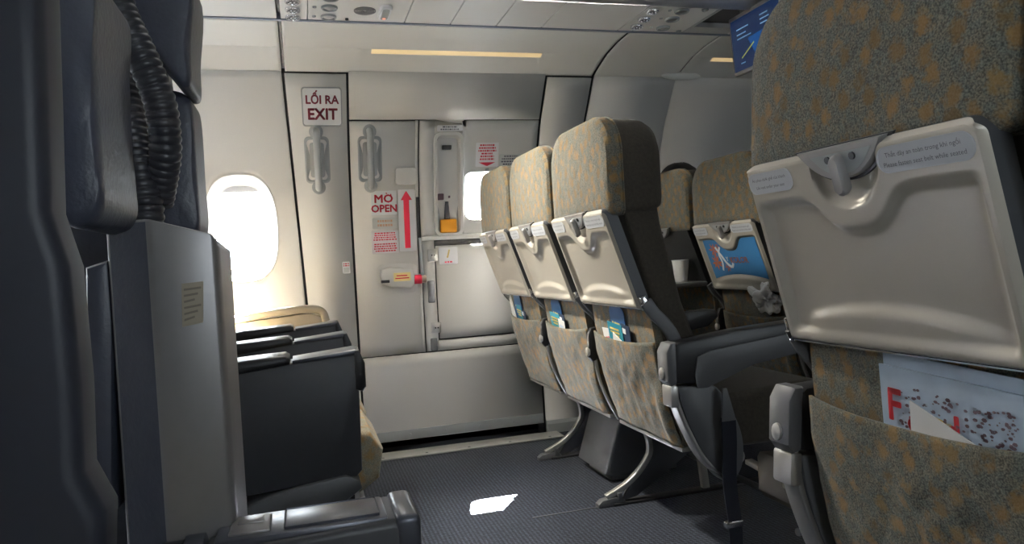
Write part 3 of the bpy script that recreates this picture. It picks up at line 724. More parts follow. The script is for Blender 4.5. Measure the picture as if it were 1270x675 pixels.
b = bmesh.new(); plate(b, .632, .722, .868, .950, .0062); text_bm(b, '/', .05, lambda u, v: W(.677 + u, .916 + v, .0082), 1, .002); fine(b, .645, .71, .873, .885, 1, .0082, 2, 14)
lab(dpart('pictogram_placard', b, [M['white'], M['gold'], M['red']], False), 'white placard with small gold pictogram')
b = bmesh.new(); plate(b, .184, .218, .853, .907, .0062); fine(b, .188, .214, .884, .902, 2, .0082, 1, 15); plate(b, .189, .213, .857, .880, .0076, .001, 2, .0004, True)
tag(finish('frame_sticker', b, [M['white'], M['red'], M['palegrey']], smooth=False), 'tiny white and red sticker low on the frame left of the door', 'sticker')

PLANE = None
# door sill plate and its gap on the floor
b = bmesh.new(); box(b, (.23, 3.295, 0), (1.175, 3.412, .008), .003)
for k in range(5): box(b, (.30 + .2 * k, 3.31, .008), (.312 + .2 * k, 3.322, .0095), .001, 1)
tag(finish('door_sill', b, [M['sill'], M['greyp']]), 'long silver threshold plate on the floor along the foot of the door', 'sill')

# ------------------------------------------------------------------ airline seats
TO = V((-.014, 0, .996)); TD = V((.3216, 0, -.9469)); TN = V((-.9469, 0, -.3216)); TL = .283
def TP(y, q, h): return TO + TD * q + TN * h + V((0, y, 0))
def head_outline(hw, z0, z1, r, n=10, rb=.015):
    out = []
    for cx, cz, a0, rad in ((hw - r, z1 - r, 0, r), (-hw + r, z1 - r, 90, r), (-hw + rb, z0 + rb, 180, rb), (hw - rb, z0 + rb, 270, rb)):
        for k in range(n + 1):
            a = radians(a0 + 90 * k / n); out.append((cx + rad * cos(a), cz + rad * sin(a)))
    return out
def ring_yz(outl, x, inset, hw, z0, z1, lean=0.):
    cz = (z0 + z1) / 2; hh_ = (z1 - z0) / 2
    return [V((x + lean * (z - z0), y * (hw - inset) / hw, cz + (z - cz) * (hh_ - inset) / hh_)) for y, z in outl]

def lower_x(z):
    """rear surface of the lower back, seat-local"""
    pts = [(.735, .094), (.65, .104), (.55, .122), (.45, .146), (.34, .178)]
    for (z0, x0), (z1, x1) in zip(pts, pts[1:]):
        if z >= z1: return x0 + (x1 - x0) * (z - z0) / (z1 - z0)
    return pts[-1][1]
def pocket_off(u, v, seed=0):
    """bulge of the literature pocket: u across 0..1, v 0 top..1 bottom"""
    e = (1 - abs(2 * u - 1) ** 4); b_ = .016 * e * (1 - .55 * v) * (.6 + .4 * sin(pi * min(1, v + .35)))
    wr = .006 * noise.noise(V((u * 4 + seed, v * 3, seed))) + .004 * noise.noise(V((u * 11 + seed, v * 9, 3)))
    return .008 + b_ + wr * (.4 + .6 * ss(0, .25, v)) + .012 * exp(-((u - (.93)) / .06) ** 2) * ss(.3, .6, v)

def make_tray(parent, ad=False):
    b = bmesh.new(); hw = .205
    def hfun(y, q):
        qc = .062 + .050 * exp(-(y / .062) ** 4 * .7 - (y / .085) ** 2 * .3)
        qs = .222 + .026 * (y / .18) ** 2
        rec = ss(qc - .008, qc + .012, q) * (1 - ss(.176, .192, abs(y))) * (1 - .7 * ss(qs - .010, qs + .012, q) * (1 - ss(.10, .178, abs(y)) * .75)) * (1 - ss(.255, .27, q))
        h = .016 - .011 * rec
        d = sqrt(y * y + (q - .022) ** 2); h -= .010 * (1 - ss(.048, .062, d))
        h -= .012 * ss(-.010, 0, -q) * 0
        e = min(hw - abs(y), TL - q, q + .0); h -= .008 * (1 - ss(0, .010, e)) ** 2
        return h
    nu, nv = 110, 96
    def pos(u, v):
        y = hw - 2 * hw * u; q = TL * v
        # rounded upper corners
        if q < .022 and abs(y) > hw - .022:
            dy, dq = abs(y) - (hw - .022), .022 - q; m = max(dy, dq); d = sqrt(dy * dy + dq * dq)
            if d > 0: s = m / d; y = (hw - .022 + dy * s) * (1 if y > 0 else -1); q = .022 - dq * s
        return y, q
    G = grid(b, nu, nv, lambda u, v: TP(*pos(u, v), hfun(*pos(u, v))), 0)
    # sides and back
    rim = [G[i][0] for i in range(nu + 1)] + [G[nu][j] for j in range(1, nv + 1)] + [G[i][nv] for i in range(nu - 1, -1, -1)] + [G[0][j] for j in range(nv - 1, 0, -1)]
    back = [b.verts.new(v.co - TN * .030) for v in rim]
    for i in range(len(rim)): b.faces.new([rim[i], rim[(i + 1) % len(rim)], back[(i + 1) % len(rim)], back[i]]).material_index = 1
    b.faces.new(back).material_index = 1
    o = finish('tray_table', b, [M['tray'], M['trayside']], parent, angle=28)
    for nm, yc, half, l1, l2, ts in (('placard', .148, .048, 'Áo phao dưới ghế của khách', 'Life vest under your seat', .0066), ('placard', -.128, .064, 'Thắt dây an toàn trong khi ngồi', 'Please fasten seat belt while seated', .0080)):
        p = bmesh.new(); qc = .028; hh_ = .0155
        loft(p, [[TP(yc - a * s, qc + c * s, h) for a, c in rrect(half, hh_, hh_ - .001 if half > .06 else .012, 6)] for s, h in ((1.04, .0158), (1.04, .0172), (1, .0172), (1, .0166))], 0)
        for t_, dq in ((l1, -.0055), (l2, .0062)): text_bm(p, t_, ts, lambda u, v: TP(yc - u, qc + dq - v, .0180), 1, 0)
        q = finish(nm, p, [M['pill'], M['ink']], o, smooth=False); lab(q, 'pale oblong placard with small text')
    # chrome strip along the lower edge
    c = bmesh.new(); sweep(c, [TP(-.203, TL - .002, .004), TP(.203, TL - .002, .004)], circ(.006, 10), 0, ref=V((1, 0, 0))); lab(finish('edge_strip', c, M['chrome'], o), 'chrome strip along the lower edge')
    for s in (1, -1):
        c = bmesh.new(); box(c, (-.007, -.010, -.02), (.007, .010, .02), .003, 0, lambda v: TP(s * .212 + v.x, TL - .014 + v.z, -.002 + v.y)); lab(finish('hinge', c, M['chrome'], o), 'chrome hinge')
    return o
def make_latch(parent):
    b = bmesh.new(); n = 22; pts = []
    top = -.004
    for k in range(n + 1):
        t = k / n; y = -.082 + .164 * t; pts.append((y, top + .046 * (1 - abs(2 * t - 1) ** 2.4) + .001))
    poly = [(y, q) for y, q in pts]
    loft(b, [[TP(y * s, (q - .012) * s + .012, h) for y, q in poly] for s, h in ((1.10, .006), (1.08, .0085), (1.0, .0088))], 1)
    loft(b, [[TP(y * s, (q - .012) * s + .012, h) for y, q in poly] for s, h in ((.98, .008), (.96, .014), (.90, .017))], 0)
    loft(b, [[TP(y * .66 - .004, (q - .02) * .62 + .021, h) for y, q in poly] for h in (.0168, .0174)], 2)
    for yy in (.018, -.026): loft(b, [[TP(yy + r_ * cos(t), .014 + r_ * sin(t), h) for t in [2 * pi * i / 10 for i in range(10)]] for r_, h in ((.005, .017), (.005, .0195), (.003, .0195))], 1)
    o = finish('tray_latch', b, [M['greylite'], M['blackp'], M['hdl']], parent)
    l = bmesh.new()
    loft(l, [[TP(-.003 + a * s, .0345 + c * s + dq, h) for a, c in rrect(.0085, .027, .0082, 5)] for s, h, dq in ((.9, .016, 0), (1, .020, 0), (1, .027, .001), (.85, .031, .001))])
    finish('latch_lever', l, M['greylite'], o)
    return o

def arm_parts(seat, s, aisle):
    """armrest, support shroud on side s (+1/-1); aisle ones are larger and carry the bright trim"""
    y0 = s * (.240 if aisle else .2285); y1 = s * (.292 if aisle else .2465); ya, yb = min(y0, y1), max(y0, y1)
    b = bmesh.new()
    prism(b, [(.105, .565), (.108, .625), (.125, .640), (.30, .660), (.52, .672), (.56, .664), (.57, .640), (.53, .610), (.34, .585), (.16, .53), (.115, .535)], ya, yb, 'xz', .009, 0)
    a = finish('armrest', b, M['blackp'], seat)
    if aisle:
        b = bmesh.new(); ys = (yb - .001, yb + .004) if s > 0 else (ya - .004, ya + .001)
        prism(b, [(.165, .555), (.175, .600), (.21, .612), (.48, .640), (.53, .632), (.55, .595), (.50, .585), (.34, .565), (.20, .518), (.17, .52)], ys[0], ys[1], 'xz', .002, 0)
        finish('side_panel', b, M['greyp'], a)
    b = bmesh.new(); prism(b, [(.088, .545), (.088, .618), (.100, .640), (.118, .642), (.116, .535), (.10, .53)], ya - .002, yb + .002, 'xz', .007, 0); c_ = finish('end_cap', b, M['capgrey' if aisle else 'blackp'], a)
    b = bmesh.new(); yc = (ya + yb) / 2
    loft(b, [[V((.088 - xx, yc + r_ * cos(t), .563 + r_ * 1.2 * sin(t))) for t in [2 * pi * i / 14 for i in range(14)]] for r_, xx in ((.013, -.004), (.012, .004), (.004, .007))]); lab(finish('recline_button', b, M['alu'], a), 'round silver button in the end cap')
    if not aisle:
        b = bmesh.new(); ys = (yb, yb + .003) if s > 0 else (ya - .003, ya)
        prism(b, [(.36, .60), (.36, .648), (.45, .655), (.45, .605)], *ys, 'xz', .001, 0)
        for k in range(3): box(b, (.372, ys[0] - .002, .61 + .012 * k), (.380, ys[1] + .002, .617 + .012 * k), 0, 1)
        finish('audio_panel', b, [M['blackp'], M['hdl']], a)
    # shroud below the arm
    if aisle:
        b = bmesh.new()
        prism(b, [(p.x, p.z) for p in smooth_path([(.118, 0, .528), (.20, 0, .522), (.235, 0, .512), (.275, 0, .45), (.30, 0, .38), (.298, 0, .31), (.272, 0, .268), (.24, 0, .268), (.20, 0, .315), (.16, 0, .39), (.132, 0, .465), (.118, 0, .528)], 4)[:-1]], ya + .004, yb - .002, 'xz', .006, 0)
        sh = finish('side_shroud', b, M['greyp'], seat)
        b = bmesh.new()
        pth = smooth_path([(.108, yc, .535), (.122, yc, .47), (.150, yc, .40), (.185, yc, .335), (.235, yc, .285), (.27, yc, .265)])
        sweep(b, pth, rrect(.022, .006, .004, 3), 0, ref=V((0, 1, 0)))
        box(b, (.096, yc - .025, .475), (.120, yc + .025, .532), .006); lab(finish('shroud_trim', b, M['alu'], sh), 'bright curved metal trim')
    else:
        b = bmesh.new(); sweep(b, smooth_path([(.112, yc, .545), (.124, yc, .47), (.150, yc, .40), (.183, yc, .335)]), rrect(.006, .005, .003, 3), 0, ref=V((0, 1, 0))); lab(finish('edge_trim', b, M['alu'], seat), 'thin bright trim beside the pocket')

def make_seat(name, aisle_side, kind='tray', fab='fabric'):
    seat = empty(name); bw, cw = (.172, .172) if kind == 'left' else (.208, .222)
    hw = .216; z0, z1 = .982, 1.243
    ol = head_outline(hw, z0, z1, .105)
    b = bmesh.new(); loft(b, [ring_yz(ol, x, i, hw, z0, z1) for x, i in ((.0, .010), (.004, .004), (.02, .0), (.09, .0), (.125, .004), (.145, .014), (.157, .032), (.162, .06))], 0)
    for v in b.verts: v.co.x += .0; v.co += V((0, 0, 0)) 
    hr = finish('headrest', b, M['seatdark'], seat)
    b = bmesh.new(); ol2 = head_outline(hw + .003, z0 - .004, z1 + .004, .107, 14)
    n = len(ol2); R = []
    for x, i in ((.028, .001), (.014, -.002), (-.002, .000), (-.010, .008), (-.014, .03), (-.017, .07), (-.018, .11)):
        rg = ring_yz(ol2, x, i, hw, z0, z1)
        for p in rg: p.x += .004 * noise.noise(p * 9) + .002 * noise.noise(p * 28)
        R.append(rg)
    loft(b, R, 0); finish('headrest_cover', b, M[fab], seat)
    b = bmesh.new()
    for s in (1, -1):
        pts = [V((.027, y * 1.012, z)) for y, z in ol2 if True]
    cl = [V((.030, y, z)) for y, z in ol2]; cl.append(cl[0].copy()); sweep(b, cl, circ(.0028, 6), 0, ref=V((1, 0, 0))); finish('piping', b, M[fab], hr)
    # reclined back body
    b = bmesh.new(); prism(b, [(.030, .992), (.135, .992), (.140, .95), (.190, .74), (.265, .52), (.29, .42), (.215, .36), (.155, .46), (.118, .70), (.085, .80)], -bw, bw, 'xz', .016, 0, None, 3)
    finish('backrest', b, M['tanfabric' if kind == 'left' else 'seatdark'], seat)
    # dark shell strip between headrest and tray
    if kind in ('tray', 'ad'):
        t = make_tray(seat); make_latch(seat)
        if kind == 'ad':
            p = bmesh.new()
            def AP(y, q, h=.0072): return TP(y, q, h)
            top = [(y, .068 + .050 * exp(-(y / .062) ** 4 * .7 - (y / .085) ** 2 * .3)) for y in [.172 - .344 * k / 30 for k in range(31)]]
            bot = [(y, .216 + .022 * (y / .18) ** 2) for y in [-.172 + .344 * k / 30 for k in range(31)]]
            for k in range(30):
                p.faces.new([p.verts.new(AP(*q)) for q in (top[k], top[k + 1], bot[29 - k], bot[30 - k])])
            rnd = random.Random(3)
            for (cy, cq, rr__, nl) in ((.118, .112, .032, 7), (.122, .165, .036, 8), (.085, .100, .018, 6), (.058, .188, .020, 6)):
                for k in range(nl):
                    a = 2 * pi * k / nl + rnd.uniform(-.2, .2); a2 = .30
                    tri = [(cy, cq), (cy + rr__ * .55 * cos(a - a2), cq + rr__ * .55 * sin(a - a2)), (cy + rr__ * cos(a), cq + rr__ * sin(a)), (cy + rr__ * .55 * cos(a + a2), cq + rr__ * .55 * sin(a + a2))]
                    p.faces.new([p.verts.new(AP(y, q, .0076)) for y, q in tri]).material_index = 1
            sweep(p, smooth_path([AP(.10, .10, .0076), AP(.075, .14, .0076), (AP(.055, .17, .0076)), AP(.03, .185, .0076), AP(.015, .17, .0076)]), [(.006, 0), (0, .0006), (-.006, 0), (0, -.0006)], 2, ref=V((0, 1, 0)))
            sweep(p, smooth_path([AP(.098, .20, .0076), AP(.085, .165, .0076), (AP(.09, .13, .0076)), AP(.07, .10, .0076)]), [(.005, 0), (0, .0006), (-.005, 0), (0, -.0006)], 2, ref=V((0, 1, 0)))
            text_bm(p, 'KOLOR', .034, lambda u, v: AP(-.03 - u, .158 - v, .0078), 1, .0008)
            text_bm(p, 'Y', .024, lambda u, v: AP(.045 - u, .152 - v, .0078), 2, .0008)
            lab(finish('advert', p, [M['adblue'], M['adorange'], M['white']], t, smooth=False), 'blue printed advert with orange leaves')
    else:   # tray folded down, level
        b = bmesh.new(); box(b, (-.20, -.20, .735), (.080, .20, .757), .008); finish('tray_table', b, M['greyp'], seat)
        make_latch(seat)
        b = bmesh.new(); prism(b, [(-.006, .99), (.03, .985), (.115, .735), (.085, .735)], -.19, .19, 'xz', .004); finish('tray_recess', b, M['blackp'], seat)
    for s in (1, -1):
        b = bmesh.new(); sweep(b, smooth_path([(.078, s * .215, .745), (.098, s * .2155, .715), (.135, s * .2155, .675), (.158, s * .2155, .63), (.160, s * .2155, .575)]), rrect(.006, .018, .005, 3), 0, ref=V((0, 1, 0)))
        finish('tray_arm', b, M['greyp'], seat)
    # lower back fabric and pocket
    b = bmesh.new(); n = 16; hwl = .200
    def LP(u, v, o): z = .735 - (.735 - .345) * v; return V((lower_x(z) - o, hwl - 2 * hwl * u, z))
    G = grid(b, 12, n, lambda u, v: LP(u, v, .0)); rim = [G[i][0] for i in range(13)] + [G[12][j] for j in range(1, n + 1)] + [G[i][n] for i in range(11, -1, -1)] + [G[0][j] for j in range(n - 1, 0, -1)]
    bk = [b.verts.new(v.co + V((.035, 0, .0))) for v in rim]
    for i in range(len(rim)): b.faces.new([rim[i], rim[(i + 1) % len(rim)], bk[(i + 1) % len(rim)], bk[i]])
    b.faces.new(bk); finish('lower_back', b, M[fab], seat)
    b = bmesh.new()
    def PP(u, v):
        sag = .012 * (1 - (2 * u - 1) ** 2)
        z = .634 - sag * (1 - v) - (.628 - .338) * v
        p = V((lower_x(z) - pocket_off(u, v, 2.3), (hwl + .004) * (1 - 2 * u), z)); 
        return p
    grid(b, 40, 30, PP); o = finish('seat_pocket', b, M[fab], seat)
    md = o.modifiers.new('cloth', 'SOLIDIFY'); md.thickness = .005; md.offset = 1
    b = bmesh.new(); box(b, (.168, -.20, .330), (.200, .20, .343), .004); lab(finish('bottom_rail', b, M['alu'], seat), 'silver rail under the pocket')
    # cushion
    b = bmesh.new(); prism(b, [(.20, .33), (.20, .46), (.26, .475), (.56, .49), (.64, .475), (.668, .43), (.655, .36), (.60, .325)], -cw, cw, 'xz', .022, 0, None, 4)
    finish('seat_cushion', b, M['tanfabric' if kind == 'left' else 'seatdark'], seat)
    if kind != 'left':
        arm_parts(seat, aisle_side, name == 'aisle')
    return seat

def copy_tree(o, parent=None):
    c = o.copy(); COL.objects.link(c)
    if parent: c.parent = parent
    for ch in list(o.children): copy_tree(ch, c)
    return c
def build(kind, aisle, side, fab='fabric'):
    s = make_seat('aisle' if aisle else 'mid', side, kind, fab); s.name = 'airline_seat'; return s

YS = [1.945, 2.42, 2.895]
GR = 'airline seats'
A1 = build('tray', True, -1); A1.location = (.785, YS[0], 0); tag(A1, 'patterned aisle seat, the nearest and tallest-looking of the three in front of the door', 'airline seat', GR)
A2 = build('tray', False, -1); A2.location = (.785, YS[1], 0); tag(A2, 'patterned middle seat of the three standing in front of the door', 'airline seat', GR)
A3 = copy_tree(A2); A3.location = (.785, YS[2], 0); tag(A3, 'patterned window seat of the three, overlapping the bright door window', 'airline seat', GR)
B2 = build('ad', False, -1); B2.location = (1.545, YS[1] - .02, 0); tag(B2, 'dark seat with a blue leaf advert on its folded tray table', 'airline seat', GR)
B3 = build('down', False, -1); B3.location = (1.545, YS[2] - .02, 0); tag(B3, 'dark seat with its tray down under a paper cup, dark hair above it', 'airline seat', GR)
B1 = copy_tree(A1); B1.location = (1.545, YS[0] - .02, 0); tag(B1, 'dark aisle seat mostly hidden behind the large seat at right', 'airline seat', GR)
R1 = build('tray', True, 1); R1.location = (.700 - .078, .782, .008); R1.rotation_euler = (0, radians(4.5), 0); tag(R1, 'large patterned seat at the right edge with red titled magazines in its pocket', 'airline seat', GR)
L1 = build('left', False, -1)
L1.location = (-.50, 1.960, 0); tag(L1, 'seat between the nearest and second dark armrest consoles left of the door', 'airline seat', GR)
L2 = copy_tree(L1); L2.location = (-.50, 2.4225, 0); tag(L2, 'seat between the second and third dark armrest consoles left of the door', 'airline seat', GR)
L3 = copy_tree(L1); L3.location = (-.50, 2.90, 0); tag(L3, 'seat under the oval window beside the tan armrest', 'airline seat', GR)

# the rest of the near-side rows, outside the frame, added to block stray light
N1 = build('tray', False, 1); N1.location = (.622, .305, .008); N1.rotation_euler = R1.rotation_euler; tag(N1, 'patterned seat next to the large right seat, past the right edge of the photo', 'airline seat', GR)
N2 = copy_tree(N1); N2.location = (.622, -.17, .008); tag(N2, 'patterned window seat two places from the large right seat, out of the photo', 'airline seat', GR)
N3 = copy_tree(L1); N3.location = (-.62, .262, 0); tag(N3, 'middle seat inboard of the dark leather seat, behind the photo viewpoint', 'airline seat', GR)
N4 = copy_tree(L1); N4.location = (-.62, -.19, 0); tag(N4, 'window seat by the near wall, behind the photo viewpoint', 'airline seat', GR)
for q in (B1, B2, B3): q.scale = (1, 1, .975)
# seat frames on the floor ------------------------------------------
def seat_frame(x, y0, y1, legs, label, extra=False):
    root = empty('undercarriage', (x, (y0 + y1) / 2, 0)); yc = (y0 + y1) / 2
    def part(nm, b, m, lb=None, parent=root):
        o = finish(nm, b, m, parent)
        if lb: lab(o, lb)
        return o
    for xx in (.325, .545):
        b = bmesh.new(); sweep(b, [(xx, y0 - yc, .305), (xx, y1 - yc, .305)], circ(.020, 12), 0, ref=V((1, 0, 0))); part('beam', b, M['greylite'])
    for ly in legs:
        y = ly - yc; b = bmesh.new()
        pth = smooth_path([(.185, y, .030), (.258, y, .062), (.307, y, .098), (.345, y, .140), (.361, y, .175), (.354, y, .230), (.322, y, .285), (.318, y, .31)])
        sweep(b, pth, rrect(.011, .010, .004, 3), 0, ref=V((0, 1, 0))); lg = part('leg', b, M['alu'], 'bent bright metal leg')
        b = bmesh.new(); prism(b, [(.150, 0), (.150, .012), (.165, .024), (.215, .030), (.250, .018), (.262, 0)], y - .016, y + .016, 'xz', .003); box(b, (.222, y - .018, .014), (.240, y + .018, .044), .003); part('foot', b, M['greyp'], None, lg)
        b = bmesh.new(); prism(b, [(.24, .010), (.36, .175), (.37, .24), (.335, .29), (.50, .29), (.55, .17), (.44, .10), (.30, .02)], y - .006, y + .006, 'xz', .002); part('brace', b, M['box'], None, lg)
        b = bmesh.new(); sweep(b, [(.545, y, .30), (.56, y, .15), (.575, y, .0)], rrect(.011, .014, .004, 3), 0, ref=V((0, 1, 0))); part('leg', b, M['greylite'])
    b = bmesh.new(); r_ = smooth_path([(.50, y1 - yc, .07), (.64, y1 - yc - .02, .055), (.66, y1 - yc - .06, .055), (.66, 0, .055), (.66, y0 - yc + .06, .055), (.64, y0 - yc + .02, .055), (.50, y0 - yc, .07)], 6)
    sweep(b, r_, circ(.011, 10), 0, ref=V((0, 0, 1))); part('luggage_rail', b, M['greyp'])
    tag(root, label, 'seat undercarriage', 'seat undercarriages'); return root
fA = seat_frame(.785, 1.72, 3.12, (2.33, 2.98), 'bent metal seat frame on the carpet under the three patterned seats')
fB = seat_frame(1.545, 1.70, 3.10, (2.31, 2.96), 'metal seat frame in the dark under the row with the advert')
fL = seat_frame(-.50, 1.72, 3.12, (2.33, 2.98), 'seat frame under the row of dark armrest consoles at left')
fN = seat_frame(-.62, -.42, .50, (.40, -.25), 'seat undercarriage under the seats behind the photo viewpoint')
fR = seat_frame(.70, -.40, 1.02, (.72, .02), 'seat frame under the large seat at the right edge')
fR.scale = (1, 1, .80); fN.scale = (1, 1, .97); fB.scale = (1, 1, .95)
# floor seat tracks
for i, (y, xa, xb) in enumerate(((2.33, .99, 2.4), (2.98, .99, 2.4))):
    b = bmesh.new(); box(b, (xa, y - .022, 0), (xb, y + .022, .010), .003)
    tag(finish('floor_track', b, M['black2']), ('black floor track running from the nearer bent seat leg' if i == 0 else 'black floor track running from the farther bent seat leg'), 'floor track')
b = bmesh.new(); box(b, (.70, 2.327, 0), (.935, 2.333, .0015)); tag(finish('carpet_seam', b, M['box'], smooth=False), 'thin carpet seam between the sunlit patch and the nearer seat leg', 'carpet seam')

# equipment box under the middle of the row
root = empty('equipment_box', (1.20, 2.68, .0)); b = bmesh.new()
prism(b, [(-.135, .035), (-.075, .215), (-.04, .250), (.17, .255), (.17, .02), (-.11, .02)], -.13, .16, 'xz', .012, 0, None, 3); finish('housing', b, M['box'], root)
b = bmesh.new(); box(b, (-.10, -.10, 0), (.15, .12, .02)); box(b, (.0, -.02, .25), (.03, .02, .29)); finish('bracket', b, M['greyp'], root)
tag(root, 'dark grey wedge-shaped equipment box on the floor between the bent seat legs', 'box')
# life-vest box under the aisle seat
root = empty('underseat_box', (1.385, 1.80, .12)); b = bmesh.new()
prism(b, [(-.10, .02), (-.085, .0), (.12, .0), (.14, .03), (.14, .12), (-.09, .135), (-.10, .12)], -.09, .10, 'xz', .012, 0, None, 3); finish('case', b, M['boxtan'], root)
b = bmesh.new(); loft(b, [[V((.015 + r_ * cos(t), -.09 - d, .065 + r_ * sin(t))) for t in [2 * pi * i / 20 for i in range(20)]] for r_, d in ((.026, 0), (.026, .003), (.02, .0035))]); lab(finish('round_mark', b, mat('dark_red', (.12, .01, .015), .5), root), 'dark red round mark')
b = bmesh.new(); box(b, (-.108, -.085, .06), (-.09, -.03, .165), .006); box(b, (-.1, -.06, .13), (.0, -.04, .168), .003); finish('bracket', b, M['tanp'], root)
tag(root, 'tan plastic box with a dark red round mark hanging under the aisle seat', 'box')
b = bmesh.new(); sweep(b, [(1.36, 2.05, .175), (1.36, 1.50, .135)], rrect(.014, .008, .003, 2), 0, ref=V((1, 0, 0)))
tag(finish('metal_bar', b, M['alu']), 'bright metal bar running under the tan underseat box', 'bar')
# hanging seat belt
root = empty('seat_belt', (1.03, 1.635, .44)); b = bmesh.new()
rg = []
for k in range(25):
    t = k / 24; z = -.34 * t; wv = .003 * sin(t * 9); hw_ = .021 - .002 * t
    rg.append([V((wv + a * hw_ * 1.0, .004 * sin(t * 5) + c, z)) for a, c in ((-1, -.0015), (1, -.0015), (1, .0015), (-1, .0015))])
loft(b, rg); finish('webbing', b, M['belt'], root)
b = bmesh.new(); box(b, (-.025, -.008, -.285), (.025, .008, -.268), .003); lab(finish('slider', b, M['chrome'], root), 'chrome slider on the belt')
b = bmesh.new(); box(b, (-.02, -.006, -.40), (.02, .006, -.335), .004); lab(finish('buckle_tongue', b, M['chrome'], root), 'chrome tongue at the end of the belt')
b = bmesh.new(); prism(b, [(-.02, -.01), (.022, -.01), (.0, .075), (-.012, .075)], -.003, .003, 'xz', .001); finish('anchor', b, M['greyp'], root)
tag(root, 'navy seat belt hanging from the side of the aisle seat into the aisle', 'seat belt')

# pocket literature ---------------------------------------------------
def card(nm, seat_x, seat_y, yl, z0, z1, hw_, off, mats, label, cat, tilt=0., thick=.002, deco=None, cut=None, group=None, round_top=False, lean=0.):
    """a card standing in a pocket; yl is the seat-local centre"""
    b = bmesh.new(); ct, st = cos(tilt), sin(tilt); zc = (z0 + z1) / 2; hh_ = (z1 - z0) / 2
    def Q(a, c, d):   # a to the left in the photo, c up
        y = yl - (a * ct - c * st); z = zc + a * st + c * ct
        return V((lower_x(min(z, .735)) - off - d - lean * (z - z0), y, z))
    if cut: pl = [(a * hw_, c * hh_) for a, c in cut]
    elif round_top: pl = [(a, c) for a, c in rrect(hw_, hh_, hw_ * .45, 5)]
    else: pl = [(-hw_, -hh_), (hw_, -hh_), (hw_, hh_), (-hw_, hh_)]
    loft(b, [[Q(a, c, 0) for a, c in pl], [Q(a, c, thick) for a, c in pl]], 0)
    if deco: deco(b, lambda u, v: Q(u, v, thick + .0006))
    o = finish(nm, b, mats, smooth=False); o.location = (seat_x, seat_y, 0)
    if seat_y < 1: o.location = R1.location; o.rotation_euler = R1.rotation_euler
    tag(o, label, cat, group); return o
def bars(rows):
    def f(b, Q):
        for (u0, u1, v, h, mi) in rows: b.faces.new([b.verts.new(Q(*p)) for p in ((u0, v - h), (u1, v - h), (u1, v + h), (u0, v + h))]).material_index = mi
    return f
cardrows = bars([(-.028, .024, .018, .0035, 1), (-.030, .028, .006, .003, 1), (-.024, .02, -.006, .003, 1)])
for sx, sy, who, dy in ((.785, YS[0], 'the aisle seat', .01), (.785, YS[1], 'the middle seat', .06), (.785, YS[2], 'the window seat', .07)):
    far = sy == YS[2]
    card('safety_card', sx, sy, dy, .56, .722 if not far else .727, .050, .006, [M['blue'], M['gold']], 'dark blue rounded card in the pocket of %s before the door' % who, 'card', radians(-6), .002, bars([(-.034, -.026, .030, .003, 1), (-.02, .016, .030, .0025, 1)]), round_top=True)
    card('leaflet', sx, sy, dy + (.012 if not far else -.03), .545, .672 if not far else .68, .048 if not far else .03, .013, [M['teal'], M['gold']], 'teal leaflet with gold print in the pocket of %s before the door' % who, 'leaflet', radians(-5), .002, bars([(-.032, .030, .046, .003, 1), (-.030, .030, .036, .003, 1), (-.018, .026, .026, .003, 1)]))
    card('dark_leaflet', sx, sy, dy - .052 if not far else .0, .56, .672 if not far else .66, .026, .010, [M['navyp'], M['white']], 'narrow dark printed leaflet beside the teal one, pocket of %s' % who, 'leaflet', radians(-9), .002, bars([(-.018, .004, .036, .008, 1)]))
card('folded_paper', .785, YS[0], -.02, .585, .645, .062, .018, [M['paper']], 'white folded paper with a slanting edge in the aisle seat pocket', 'paper', radians(-4), .002, None, [(-1, -1), (1, -1), (1, -.45), (-.75, .9)])
card('printed_paper', .785, YS[0], .088, .56, .652, .030, .010, [M['paper'], M['red']], 'white paper with red print in the aisle seat pocket', 'paper', 0, .002, bars([(-.012, .0, .016, .003, 1), (.004, .012, .014, .007, 1), (-.01, -.002, .004, .003, 1)]))
card('folded_paper', .785, YS[1], -.005, .57, .652, .030, .018, [M['paper'], M['skyprint']], 'white leaflet with blue print in the middle seat pocket', 'leaflet', radians(-8), .002, bars([(-.02, .016, .016, .006, 1)]))
card('folded_paper', .785, YS[2], .15, .56, .722, .034, .012, [M['paper']], 'tall white folded paper slanting in the window seat pocket', 'paper', radians(14), .003, None, [(-1, -1), (1, -1), (1, .98), (.2, .75)])
# magazines at the right-hand seat
rnd = random.Random(8)
def mag_deco(title):
    def f(b, Q):
        for k in range(520):
            u = rnd.uniform(-.07, .100); dens = ss(-.1, .12, u)
            if rnd.random() > .25 + .75 * dens: continue
            v = rnd.uniform(-.02, .072) ; r_ = rnd.uniform(.0008, .0028); 
            mi = 2 if rnd.random() < .75 else 0
            b.faces.new([b.verts.new(Q(u + r_ * 1.5 * cos(t) * rnd.uniform(.7, 1.2), min(v + r_ * sin(t), .073))) for t in [2 * pi * i / 6 for i in range(6)]]).material_index = mi
        if title:
            text_bm(b, 'F', .062, lambda u, v: Q(-.080 + u, .040 + v), 1, .0015, sx=.9)
            text_bm(b, 'ood', .060, lambda u, v: Q(-.018 + u, .026 + v), 1, .0015, sx=.85)
            b.faces.new([b.verts.new(Q(*p)) for p in ((-.05, .040), (.01, .032), (.01, .038), (-.05, .048))]).material_index = 3
    return f
def mag(yl, z1, off, mats, label, title, tilt, thick=.005):
    return card('magazine', R1.location.x, R1.location.y, yl, z1 - .19, z1, .105, off, mats, label, 'magazine', tilt, thick, mag_deco(title))
mag(-.058, .7175, .001, [M['skyprint'], M['pred'], M['plum'], M['gold']], 'pale blue blossom magazine standing behind the red titled one', False, radians(-3))
mg = mag(-.055, .700, .0065, [M['skyprint'], M['pred'], M['plum'], M['gold']], 'blossom magazine with a large red title in the right seat pocket', True, radians(-3))
